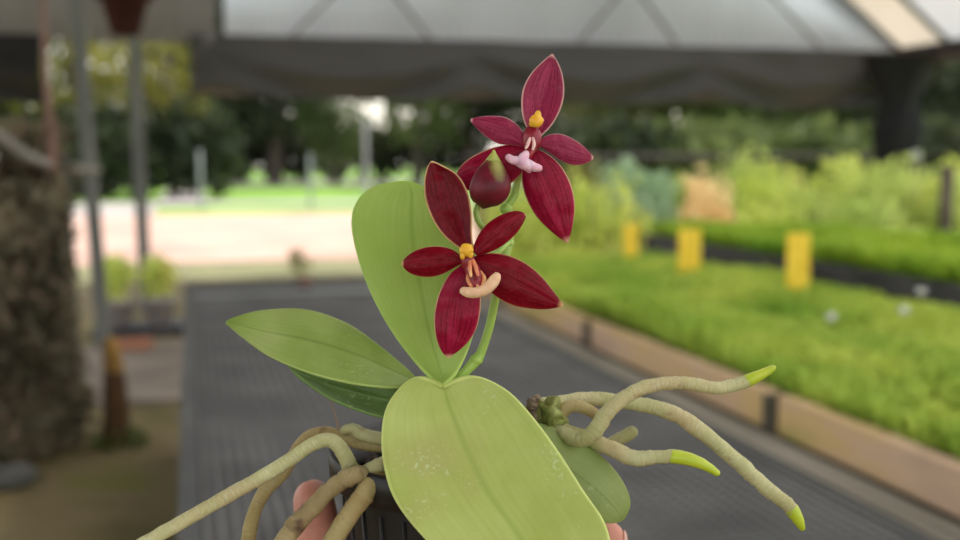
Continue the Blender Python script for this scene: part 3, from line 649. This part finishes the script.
# pale blobs on stalks, put in for small bright highlights on the bed
for i, (px, py, d, lab) in enumerate([(829, 379, 2.35, 'small pale blob for a highlight at the board edge of the first bed'), (902, 357, 2.45, 'small pale blob for a highlight in the middle of the first bed'), (920, 322, 2.8, 'small pale blob for a highlight below the black tray side')]):
    c = P(px, py, d); c.z = .845; e = MB(); e.tube([c - Z * .075, c], .002, 6)
    o = empty('highlight_fleck', c - Z * .075); tag(o, lab, 'flower', 'pale highlight blobs in the first bed')
    e.build('stem', M['seed1'], o); e = MB(); e.blob(c, .012, .012, .010, 10, 7, None, .4, i); e.build('highlight_blob', M['fleck_w'], o)
# yellow cards on stakes along the bed edge
for px, x, y, h, wx, lab in ((798, 1.79, 2.76, .178, .072, 'yellow card on a stake, the largest of the three, below the fresh green shrub'), (690, 1.69, 3.28, .160, .080, 'yellow card on a stake, second of the three, below the peach coloured shrub'), (632, 1.72, 3.85, .145, .062, 'yellow card on a stake, smallest of the three, beside the lime shrub')):
    e = empty('yellow_card', (x, y, .78)); tag(e, lab, 'garden card', 'yellow cards along the bed edge')
    fx = HF; mb = MB(); a = Vector((x, y, 0))
    n = 8
    for s in (0, 1):
        for i in range(n + 1):
            u = i / n; p = a + RT * (u - .5) * wx + HF * (.006 * math.sin(u * math.pi) + s * .002)
            mb.v += [tuple(p + Z * .800), tuple(p + Z * (.800 + h))]
    for s in (0, 1):
        for i in range(n):
            k = s * 2 * (n + 1) + 2 * i; q = (k, k + 2, k + 3, k + 1); mb.face(q if s == 0 else q[::-1])
    mb.build('card', M['yellow'], e)
    mb = MB(); mb.tube([a + HF * .012 + Z * .70, a + HF * .012 + Z * .97], .004, 8); mb.build('stake', M['dark_timber'], e)

# ------------------------------------------------------------------ ground
def slab(name, x0, x1, y0, y1, z0, z1, mt, kind='structure', label=None, cat=None):
    mb = MB(); mb.box((x0, y0, z0), (x1, y1, z1)); o = mb.build(name, mt, smooth=False); return tag(o, label, cat, None, kind)
slab('ground', -60, 110, -8, 160, -.25, -.02, M['lawn'])
slab('floor', -12, 11, -6, 10.6, -.02, 0, M['soil'])
slab('verge', -12, 11, 10.6, 12.3, -.02, .01, M['verge'])
slab('pavement', -40, 40, 12.3, 23.5, -.02, .02, M['brickpave'])
slab('path', -60, 80, 28, 30.5, -.02, .01, M['palepath'])
slab('path', -60, 80, 48, 60, -.02, .02, M['palepath'])
slab('path', -7.5, -.8, 23.5, 28, -.02, .015, M['palepath'])
slab('path', -.9, .5, 28, 60, -.02, .015, M['palepath'])
tag(slab('paving_slab', -.75, -.06, 5.2, 6.9, 0, .03, M['slab'], None), 'brown paving slab on the soil beside the mesh bench', 'paving slab')

# ------------------------------------------------------------------ foliage makers
def crown(mb, c, rad, n, size, rnd, shell=.55):
    c = Vector(c)
    for i in range(n):
        d = Vector((rnd.gauss(0, 1), rnd.gauss(0, 1), rnd.gauss(0, 1))).normalized()
        r = shell + (1 - shell) * rnd.random() ** .7
        r *= 1 + .35 * noise.noise(d * 2.3 + c * .37)
        p = c + Vector((d.x * rad[0], d.y * rad[1], d.z * rad[2])) * r
        leafquad(mb, p, size * rnd.uniform(.6, 1.4), rnd=rnd)
def tree(px, d, h, w, mt, label, seed, n=2600, size=None, clear=.12, kinds=None, z0=0, name='tree'):
    rnd = random.Random(seed); q = P(px, 160, d); x, y = q.x, q.y
    e = empty(name, (x, y, 0)); tag(e, label, 'tree', 'trees standing beyond the lawn')
    mb = MB(); mb.tube([(x, y, 0), (x + rnd.uniform(-.2, .2), y, h * .35), (x + rnd.uniform(-.4, .4), y, h * .75)], [w * .06, w * .045, w * .02], 8, True, .2, seed)
    for i in range(5):
        a = rnd.uniform(0, 6.28); z = h * rnd.uniform(.25, .5)
        mb.tube([(x, y, z), (x + math.cos(a) * w * .2, y + math.sin(a) * w * .2, z + h * .12), (x + math.cos(a) * w * .36, y + math.sin(a) * w * .36, z + h * .3)], [w * .025, w * .018, w * .008], 6)
    mb.build('trunk', M['trunk'], e)
    mb = MB(); size = size or w * .09; k = 7
    for i in range(k):
        a = rnd.uniform(0, 6.28); r = w * .26 * (i > 0); cz = h * rnd.uniform(.32, .72) if i else h * .55
        crown(mb, (x + math.cos(a) * r, y + math.sin(a) * r, cz), (w * .33, w * .33, h * .27), n // k, size, rnd, .3)
    crown(mb, (x, y, h * (clear + .16)), (w * .42, w * .42, h * .16), n // 5, size, rnd, .3)
    mb.build('foliage', mt, e, smooth=False); return e
def shrub(px, d, h, w, mt, label, seed, n=1000, size=.11, group='shrubs behind the raised beds', name='shrub', z0=0, xy=None):
    rnd = random.Random(seed); q = P(px, 160, d); x, y = xy or (q.x, q.y)
    e = empty(name, (x, y, z0)); tag(e, label, 'shrub', group)
    mb = MB()
    for i in range(6):
        a = i * 1.05 + rnd.random(); mb.tube([(x, y, z0), (x + math.cos(a) * w * .15, y + math.sin(a) * w * .15, z0 + h * .4), (x + math.cos(a) * w * .3, y + math.sin(a) * w * .3, z0 + h * .8)], [.018, .012, .005], 6)
    mb.build('stem', M['trunk'], e)
    mb = MB()
    for i in range(6):
        a = rnd.uniform(0, 6.28); r = w * .22 * (i > 0)
        crown(mb, (x + math.cos(a) * r, y + math.sin(a) * r, z0 + h * (.34 + .38 * i / 5)), (w * .33, w * .33, h * .27), n // 6, size, rnd, .2)
    mb.build('foliage', mt, e, smooth=False); return e
for i, (px, d, h, w, t, n, lab) in enumerate([
    (78, 34, 7.5, 4.2, 2, 800, 'yellow green loose tree glimpsed beside the thicker grey post'),
    (10, 38, 12, 8, 0, 2600, 'dark tree past the vine panel at the edge of the lawn'),
    (128, 46, 6.8, 5.5, 0, 620, 'dark tree between the two grey posts'),
    (172, 34, 6.2, 3.2, 2, 420, 'olive yellow loose tree just past the second grey post'),
    (190, 52, 12, 8.5, 0, 3000, 'dark tree under the end of the hanging shade cloth'),
    (275, 52, 14, 7.6, 0, 3600, 'dark tree above the brightest lawn patch'),
    (232, 60, 14, 8, 0, 3000, 'dark tree set back between its two dark neighbours'),
    (336, 50, 5.6, 3.4, 1, 1000, 'small mid green tree below the bright gap in the leaves'),
    (418, 50, 14, 4.8, 1, 2200, 'mid green tree above the tall upright orchid leaf'),
    (470, 54, 14, 6, 0, 3000, 'dark tree behind the upper orchid flower'),
    (535, 52, 13, 8, 0, 3400, 'dark tree behind the gap between the flowers'),
    (615, 42, 12, 6.5, 3, 3000, 'brownish green tree behind the upper flower petals'),
    (690, 46, 12, 7.5, 1, 3400, 'mid green tree behind the peach coloured shrub'),
    (770, 42, 12, 7.5, 1, 3400, 'mid green tree centred between the yellow cards and the dark bundle'),
    (845, 44, 12, 7, 1, 3400, 'mid green tree beside the black cloth bundle'),
    (930, 36, 11, 5.5, 0, 2400, 'dark tree outside past the black cloth bundle'),
    (1000, 40, 13, 8, 0, 3000, 'dark tree at the far end beyond the roof corner')]):
    tree(px, d, h, w, M[('tree_a', 'tree_b', 'tree_c', 'tree_o')[t]], lab, 100 + i, n=n, size=.55 if n > 1000 else .4)
for i, (px, d, h, w, m_, lab) in enumerate([(170, 33, 3.1, 4, 0, 'low dark hedge section beyond the lawn past the second grey post'), (255, 56, 3.4, 6, 0, 'low dark hedge section beyond the brightest lawn patch'), (345, 56, 3.6, 6, 0, 'low dark hedge section beside the upright orchid leaf'),
        (430, 56, 3.4, 6, 0, 'low dark hedge section hidden partly by the bud'), (85, 32, 3.0, 4, 0, 'low dark hedge section between the grey posts'),
        (600, 30, 2.4, 4, 0, 'dark hedge section behind the olive brown shrub'), (690, 31, 2.3, 4, 1, 'green hedge section behind the peach coloured shrub'), (790, 32, 2.4, 4, 1, 'green hedge section behind the largest yellow card'),
        (880, 31, 2.3, 4, 1, 'green hedge section behind the black cloth bundle'), (970, 30, 2.3, 3.6, 0, 'dark hedge section past the roof corner')]):
    rnd = random.Random(i + 50); q = P(px, 160, d); mb = MB()
    for k in range(4): crown(mb, (q.x + (k - 1.5) * w * .25, q.y, h * .5), (w * .2, 1.4, h * .5), 330, .6, rnd, .2)
    tag(mb.build('hedge', M['tree_b' if m_ else 'tree_a'], smooth=False), lab, 'hedge', 'hedges beyond the lawn')

for i, (px, d, h, w, m_, lab) in enumerate([
    (532, 9.2, 1.0, .95, 'shrub_a', 'lime shrub seen between the flower stem and the upper flower'),
    (508, 10.8, .95, .7, 'shrub_o', 'small olive shrub seen just past the flower stem'),
    (590, 7.6, 1.15, .9, 'shrub_a', 'lime shrub just past the upper flower, beside the smallest yellow card'),
    (575, 9.6, 1.25, .9, 'shrub_o', 'olive brown shrub peeping past the upper flower'),
    (640, 8.6, 1.25, .8, 'shrub_c', 'pale blue green shrub between lime and peach shrubs'),
    (672, 10, 1.1, .9, 'shrub_b', 'fresh green shrub in the gap beside the peach shrub'),
    (706, 6.9, 1.17, .50, 'shrub_p', 'peach coloured shrub above the second yellow card'),
    (748, 7.6, 1.17, .8, 'shrub_a', 'bright lime shrub touching the peach shrub'),
    (735, 9.4, 1.32, 1.0, 'shrub_b', 'fresh green shrub behind the bright lime and peach shrubs'),
    (795, 8.0, 1.08, .8, 'shrub_b', 'fresh green shrub above the largest yellow card'),
    (838, 8.6, 1.28, .9, 'shrub_a', 'lime shrub below the end of the hanging cloth'),
    (880, 8.2, 1.26, .8, 'shrub_b', 'fresh green shrub below the black cloth bundle'),
    (850, 6.6, 1.06, .9, 'shrub_b', 'low fresh green shrub in front of the lime shrub'),
    (938, 8.4, 1.26, .8, 'shrub_a', 'lime shrub between the two slim dark posts'),
    (985, 8.0, 1.28, .9, 'shrub_b', 'fresh green shrub cut off by the picture edge'),
    (770, 11.2, 1.25, 1.1, 'shrub_a', 'lime shrub in the row behind, beneath the cloth'),
    (910, 10.5, 1.28, 1.0, 'shrub_b', 'fresh green shrub in the row behind, past the bundle'),
    (620, 11.4, 1.15, 1.0, 'shrub_b', 'fresh green shrub in the row behind, past the upper flower')]):
    shrub(px, d, h, w, M[m_], lab, 300 + i, n=1100, size=.12)
for px, d, h, lab in ((915, 8.6, 1.20, 'slim dark post with a pale cap among the shrubs'), (948, 7.6, 1.12, 'slim dark post near the roof corner, plain topped')):
    q = P(px, 160, d); mb = MB(); mb.tube([(q.x, q.y, 0), (q.x, q.y, h)], .05, 10); o = mb.build('garden_post', M['trunk']); tag(o, lab, 'post')
    if px == 915: mb = MB(); mb.blob((q.x, q.y, h + .02), .055, .055, .055, 10, 7); mb.build('post_cap', M['pole'], o)
mb = MB(); a = P(560, 157, 13); b = P(905, 153, 13); a.y = b.y = 12.05; mb.tube([(3.2, 12.05, 1.22), (9.2, 12.05, 1.25)], .035, 8); tag(mb.build('pipe_rail', M['beam']), 'thin dark horizontal pipe crossing behind the shrubs', 'rail')

# ------------------------------------------------------------------ greenhouse shell
Y0 = 12.0
def corr(x0, x1, zf0, zf1, y, mt, name, kind='structure', pitch=.12, amp=.015):
    mb = MB(); n = int((x1 - x0) / (pitch / 4))
    for i in range(n + 1):
        x = x0 + (x1 - x0) * i / n; yy = y + amp * math.sin(2 * math.pi * x / pitch)
        mb.v += [(x, yy, zf0(x)), (x, yy, zf1(x))]
    for i in range(n): mb.face((2 * i, 2 * i + 2, 2 * i + 3, 2 * i + 1))
    o = mb.build(name, mt); s = o.modifiers.new('t', 'SOLIDIFY'); s.thickness = .004; return tag(o, kind=kind)
EX = 9.25; RX = 4.7; slope = .74
def rz(x): return 2.68 + (EX - x) * slope if x > RX else 2.68 + (EX - RX) * slope - (RX - x) * .62
corr(.42, EX - .1, lambda x: 2.55 + .008 * x, lambda x: rz(x) - .03, Y0, M['gable'], 'wall_back')
g = empty('gable_truss', (RX, Y0 - .1, 2.6)); tag(g, 'grey steel truss with diagonal bars in front of the corrugated gable', 'truss')
def bars(name, lst, mt, par, w=.05):
    for a, b in lst: mb = MB(); mb.bar(a, b, w); mb.build(name, mt, par, smooth=False)
yy = Y0 - .08
bars('diagonal_bar', [((x, yy, 2.62), (x + dx, yy, 3.75)), ] if False else
     [((7.95, yy, 2.66), (6.65, yy, 3.75)), ((5.9, yy, 2.64), (4.95, yy, 3.75)), ((2.75, yy, 2.6), (1.75, yy, 3.75)), ((1.15, yy, 2.58), (2.3, yy, 3.75)), ((4.6, yy, 2.62), (5.6, yy, 3.75))], M['truss'], g, .03)
bars('chord', [((.4, yy, 3.78), (7.6, yy, 3.78)), ((EX - .1, yy, 2.66), (RX, yy, rz(RX) - .12)), ((RX, yy, rz(RX) - .12), (.4, yy, rz(.4) - .12))], M['truss'], g, .06)
# roof: sheets in strips, each strip its own colour, with dark rafters
mb = MB(); ys = [Y0 + .1 - 1.05 * i for i in range(17)]
for i in range(16):
    y1, y0 = ys[i], ys[i + 1]; mi = 1 if i in (0, 6, 11) else 2 if i in (1, 2, 3) else 0  # strips in view use dimmed sheets against burning out; whiter ones light the interior
    for (xa, xb) in ((RX, EX + .15), (.42, RX)):
        n = 40; k = len(mb.v)
        for j in range(n + 1):
            yj = y0 + (y1 - y0) * j / n; z = .012 * math.sin(j * math.pi * 2 / 5)
            mb.v += [(xa, yj, rz(xa) + z), (xb, yj, (rz(xb) if xa != .42 else rz(xb - .001)) + z)]
        for j in range(n): mb.face((k + 2 * j, k + 2 * j + 1, k + 2 * j + 3, k + 2 * j + 2), mi=mi)
o = mb.build('ceiling', [M['roof_w'], M['roof_c'], M['roof_d']]); tag(o, kind='structure')
for i in range(16):
    y = ys[i]
    mb = MB(); mb.bar((RX, y, rz(RX) - .05), (EX + .1, y, rz(EX + .1) - .05), .045, .07); mb.bar((.42, y, rz(.42) - .05), (RX, y, rz(RX) - .05), .045, .07); mb.build('rafter', M['truss'], o, smooth=False)
mb = MB(); mb.box((EX - .12, -4.7, 2.46), (EX + .12, Y0 + .1, 2.68)); tag(mb.build('beam_side', M['beam'], smooth=False), kind='structure')
mb = MB(); mb.box((.35, -4.7, 3.48), (.42, Y0 + .1, 3.58)); tag(mb.build('beam_valley', M['truss'], smooth=False), kind='structure')
# grey shade cloth over the neighbouring bay
mb = MB(); n = 24
for i in range(n + 1):
    for j in range(n + 1):
        x = -3.8 + 4.13 * i / n; y = -4.7 + 16.7 * j / n; mb.v.append((x, y, 3.35 - .12 * math.sin(math.pi * (i % 6) / 6) - .08 * math.sin(math.pi * (j % 6) / 6)))
for i in range(n):
    for j in range(n): k = i * (n + 1) + j; mb.face((k, k + 1, k + n + 2, k + n + 1))
o = mb.build('shade_cloth', M['cloth_grey']); s = o.modifiers.new('t', 'SOLIDIFY'); s.thickness = .003; tag(o, 'grey shade cloth stretched as a ceiling over the neighbouring bay', 'shade cloth')
corr(-3.8, .33, lambda x: 2.48, lambda x: 3.34, Y0, M['cloth_grey'], 'shade_cloth', None, .5, .04)
tag(bpy.context.scene.objects['shade_cloth.001'], 'grey shade cloth hanging above the gap beside the corrugated gable', 'shade cloth')
# rolled dark valance under the eave, with folds and swags
def valance(x0, x1, ztop0, ztop1, zb, label, seed, mt='cloth'):
    mb = MB(); n = 260; m = 16; rnd = random.Random(seed)
    for i in range(n + 1):
        u = i / n; x = x0 + (x1 - x0) * u; zt = ztop0 + (ztop1 - ztop0) * u
        sw = abs(math.sin((x - .3) * math.pi / 2.95))
        for j in range(m + 1):
            v = j / m; z = zt + (zb - .05 * sw - zt + .08 * noise.noise(Vector((x * .6, 3, seed)))) * v
            y = Y0 - .20 - .14 * math.sin(v * math.pi) - .10 * math.sin(v * 10 - 4.5 * sw) * v - .09 * noise.noise(Vector((x * 1.6, v * 2, seed)))
            mb.v.append((x, y, z))
    for i in range(n):
        for j in range(m): k = i * (m + 1) + j; mb.face((k, k + m + 1, k + m + 2, k + 1))
    o = mb.build('shade_cloth', M[mt]); s = o.modifiers.new('t', 'SOLIDIFY'); s.thickness = .012; tag(o, label, 'shade cloth'); return o
valance(.04, 8.95, 2.56, 2.62, 1.93, 'long dark shade cloth rolled up under the gable in drooping folds', 1)
valance(-3.8, -1.45, 2.50, 2.50, 1.84, 'shorter dark shade cloth rolled up past the gap with trees', 2, 'cloth_dark')
mb = MB(); n = 20; m = 24; rnd = random.Random(4)
for i in range(n + 1):
    z = 2.52 - (2.52 - .55) * i / n; r = .31 + .03 * math.sin(i * .8) + .17 * max(0, 1 - i / 5)
    for j in range(m): a = 2 * math.pi * j / m; q = r * (1 + .12 * math.cos(5 * a + i * .3)); mb.v.append((8.72 + q * math.cos(a), 11.33 + q * .5 * math.sin(a), z))
for i in range(n):
    for j in range(m): mb.face((i * m + j, i * m + (j + 1) % m, (i + 1) * m + (j + 1) % m, (i + 1) * m + j))
mb.face(range(m)); mb.face([n * m + j for j in range(m)][::-1])
tag(mb.build('cloth_bundle', M['black_cloth']), 'black bundle of gathered cloth hanging down at the corner post', 'cloth bundle')

def post(x, y, z1, r, mt, label, lean=0, name='post', z0=0):
    mb = MB(); mb.tube([(x, y, z0), (x + lean * .5, y, (z0 + z1) / 2), (x + lean, y, z1)], r, 14, True); mb.lathe([(0, z0), (r * 1.9, z0), (r * 1.9, z0 + .02), (r, z0 + .03)], (x, y, 0), 16)
    return tag(mb.build(name, mt), label, 'post')
q = P(104, 345, 6.5); post(q.x, q.y, 3.3, .045, M['post'], 'grey round post, the thicker of two, beside the dry vine panel', -.12, 'round_post')
q = P(146, 310, 8.3); post(q.x, q.y, 3.3, .05, M['post'], 'grey round post standing behind the two pale pots', -.03, 'round_post')
q = P(9.2, 0, 1); post(EX, Y0, 2.6, .06, M['post_dark'], 'dark corner post behind the black cloth bundle', 0, 'round_post')
for i, (px, d, h, lab) in enumerate([(366, 24, 2.1, 'thin pale pole beside the upright orchid leaf, beyond the paving'), (310, 26, 1.3, 'thin pale pole on the bright lawn patch'), (200, 25, 1.4, 'thin pale pole between the two lawn patches')]):
    q = P(px, 160, d); mb = MB(); mb.tube([(q.x, q.y, 0), (q.x, q.y, h)], .045, 8); tag(mb.build('pole', M['pole']), lab, 'pole')

# ------------------------------------------------------------------ things at the side aisle
# dry vine covered panel
vp = empty('vine_panel', (-1.2, 3.6, 0)); tag(vp, 'dark panel matted with dry brown grey vines beside the round grey post', 'vine panel')
A = P(66, 160, 4.3); B = P(-110, 160, 3.5)
mb = MB()
for t in (0, .5, 1): p = A.lerp(B, t); mb.bar((p.x, p.y, 0), (p.x, p.y, 1.22), .03)
for z in (.3, .75, 1.2): mb.bar((A.x, A.y, z), (B.x, B.y, z), .02)
mb.build('frame', M['post_dark'], vp, smooth=False)
for nm, mt, sd, cnt in (('foliage', M['vine'], 1, 6500), ('dry_leaves', M['vine_b'], 2, 3500)):
    rnd = random.Random(sd); mb = MB()
    for i in range(cnt):
        t = rnd.random(); z = rnd.uniform(.02, 1.20) if rnd.random() < .93 else rnd.uniform(1.15, 1.36); p = A.lerp(B, t)
        bulge = .10 + .06 * noise.noise(Vector((t * 3, z * 3, sd)))
        ex = max(0, .5 - z) * .10
        leafquad(mb, Vector((p.x + rnd.gauss(0, .012 + ex), p.y + rnd.gauss(0, bulge), z)), rnd.uniform(.04, .09), rnd=rnd)
    mb.build(nm, mt, vp, smooth=False)
# sagging hose and rope
q0 = P(-60, 95, 3.2); q1 = P(0, 138, 3.5); q2 = P(45, 164, 4.0); q3 = P(98, 170, 6.2)
s = cr([tuple(q0), tuple(q1), tuple(q2), tuple(q3)], 30); mb = MB(); mb.tube(s, .022, 10); tag(mb.build('hose', M['hose']), 'grey hose sagging to the thicker round post', 'hose')
q = P(50, 168, 4.05); mb = MB(); mb.tube([q, q + Z * .12 + RT * .01, q + Z * .35, (q.x, q.y, 3.2)], [.028, .02, .012, .008], 8, True, .3, 3)
tag(mb.build('rope', M['rope']), 'rusty red rope hanging down to the grey hose', 'rope')
# hanging clay pot
c = P(125, 22, 4.6); e = empty('hanging_pot', c); tag(e, 'dark rust red hanging pot under the grey shade cloth', 'hanging pot')
mb = MB(); mb.lathe([(0, -.06), (.060, -.06), (.105, .10), (.128, .10), (.130, .14), (.11, .14), (.095, .08), (.0, .08)], c, 24); mb.build('pot_body', M['rust'], e)
for a in (0, 2.1, 4.2): mb = MB(); mb.tube([c + Vector((math.cos(a) * .1, math.sin(a) * .1, .13)), c + Z * .7], .003, 6); mb.build('hanger_wire', M['truss'], e)
mb = MB(); mb.tube([c + Z * .7, Vector((c.x, c.y, 3.2))], .003, 6); mb.build('hook', M['truss'], e)
# two pale pots on a dark plinth
q = P(140, 330, 7.1); gz = .0
mb = MB(); mb.box((q.x - .30, q.y - .16, 0), (q.x + .32, q.y + .2, .07)); tag(mb.build('low_plinth', M['black_tray'], smooth=False), 'low dark plinth carrying the two pale pots', 'plinth')
for px, m_, lab, lab2 in ((127, 'shrub_a', 'pale pot beside the thicker post', 'lime green plant'), (166, 'shrub_p', 'pale pot beside the mesh bench', 'yellow green plant')):
    x = q.x + (px - 147) * 7.1 / F; y = q.y; e = empty('flower_pot', (x, y, .07)); tag(e, lab + ', with a ' + lab2, 'potted plant', 'pale pots on the dark plinth')
    mb = MB(); mb.lathe([(0, 0), (.075, 0), (.105, .16), (.118, .16), (.118, .185), (.10, .185), (.09, .15), (0, .15)], (x, y, .07), 20); mb.build('pot_body', M['white_pot'], e)
    mb = MB(); rnd = random.Random(px)
    crown(mb, (x, y, .40), (.13, .13, .15), 330, .07, rnd, .1); mb.build('foliage', M['shrub_a'], e, smooth=False)
    if px == 166: mb = MB(); crown(mb, (x + .05, y, .42), (.10, .10, .12), 90, .06, rnd, .1); mb.build('flowers', M['shrub_p'], e, smooth=False)
q = P(134, 352, 6.4); mb = MB(); mb.box((q.x - .11, q.y - .05, 0), (q.x + .11, q.y + .05, .065)); o = mb.build('clay_brick', M['brick'], smooth=False); bv = o.modifiers.new('b', 'BEVEL'); bv.width = .006
o.location.z = .03; tag(o, 'red clay brick lying in front of the dark plinth', 'brick')
# brown stake
q = P(117, 440, 4.35); e = empty('wooden_stake', (q.x, q.y, 0)); tag(e, 'short dark brown stake with an orange top in the mossy soil', 'stake')
mb = MB(); mb.tube([(q.x, q.y, -.01), (q.x, q.y, .15), (q.x, q.y, .30)], [.065, .055, .045], 12, True, .3, 2); mb.build('stake_body', M['stake'], e)
mb = MB(); mb.tube([(q.x, q.y, .32), (q.x - .01, q.y, .44)], [.043, .03], 12, True, .2, 5); mb.build('stake_top', M['orange'], e)
mb = MB(); rnd = random.Random(8); crown(mb, (q.x + .01, q.y - .02, .03), (.13, .13, .06), 160, .05, rnd, .2); mb.build('moss_tuft', M['tree_b'], e, smooth=False)
for px, py, d, r, lab in ((8, 395, 3.4, .10, 'pale grey stone at the foot of the vine panel'), (12, 480, 2.9, .07, 'smaller grey stone on the mossy soil near the vine panel')):
    q = P(px, py, d); d2 = 1.2 / (1.2 - q.z) * d; q = P(px, py, d2 * .98); mb = MB(); mb.blob((q.x, q.y, r * .45), r * 1.3, r, r * .7, 16, 10, None, .5, px); tag(mb.build('stone', M['stone']), lab, 'stone', 'stones by the vine panel')

# ------------------------------------------------------------------ light
w = bpy.data.worlds.new('world'); SC.world = w; w.use_nodes = True; nt = w.node_tree; bg = nt.nodes['Background']
sky = nt.nodes.new('ShaderNodeTexSky'); sky.sky_type = 'NISHITA'; sky.sun_disc = False; sky.sun_elevation = R(58); sky.sun_rotation = R(30); sky.dust_density = 3; sky.air_density = 1.2
mx = nt.nodes.new('ShaderNodeMix'); mx.data_type = 'RGBA'; mx.inputs[0].default_value = .55; mx.inputs[7].default_value = (6.0, 5.8, 5.6, 1)
nt.links.new(sky.outputs[0], mx.inputs[6]); nt.links.new(mx.outputs[2], bg.inputs[0]); bg.inputs[1].default_value = .20
sl = bpy.data.lights.new('sun', 'SUN'); sl.energy = 2.6; sl.angle = R(3); sl.color = (1, .95, .86); so = bpy.data.objects.new('sun', sl); COL.objects.link(so)
so.rotation_euler = Vector((.45, .75, 1.35)).to_track_quat('Z', 'Y').to_euler()
SC.cycles.max_bounces = 10; SC.cycles.diffuse_bounces = 6; SC.cycles.transmission_bounces = 6; SC.cycles.transparent_max_bounces = 12
SC.cycles.use_denoising = True
SC.view_settings.view_transform = 'Standard'; SC.view_settings.look = 'None'; SC.view_settings.gamma = 1; SC.view_settings.exposure = 1.0
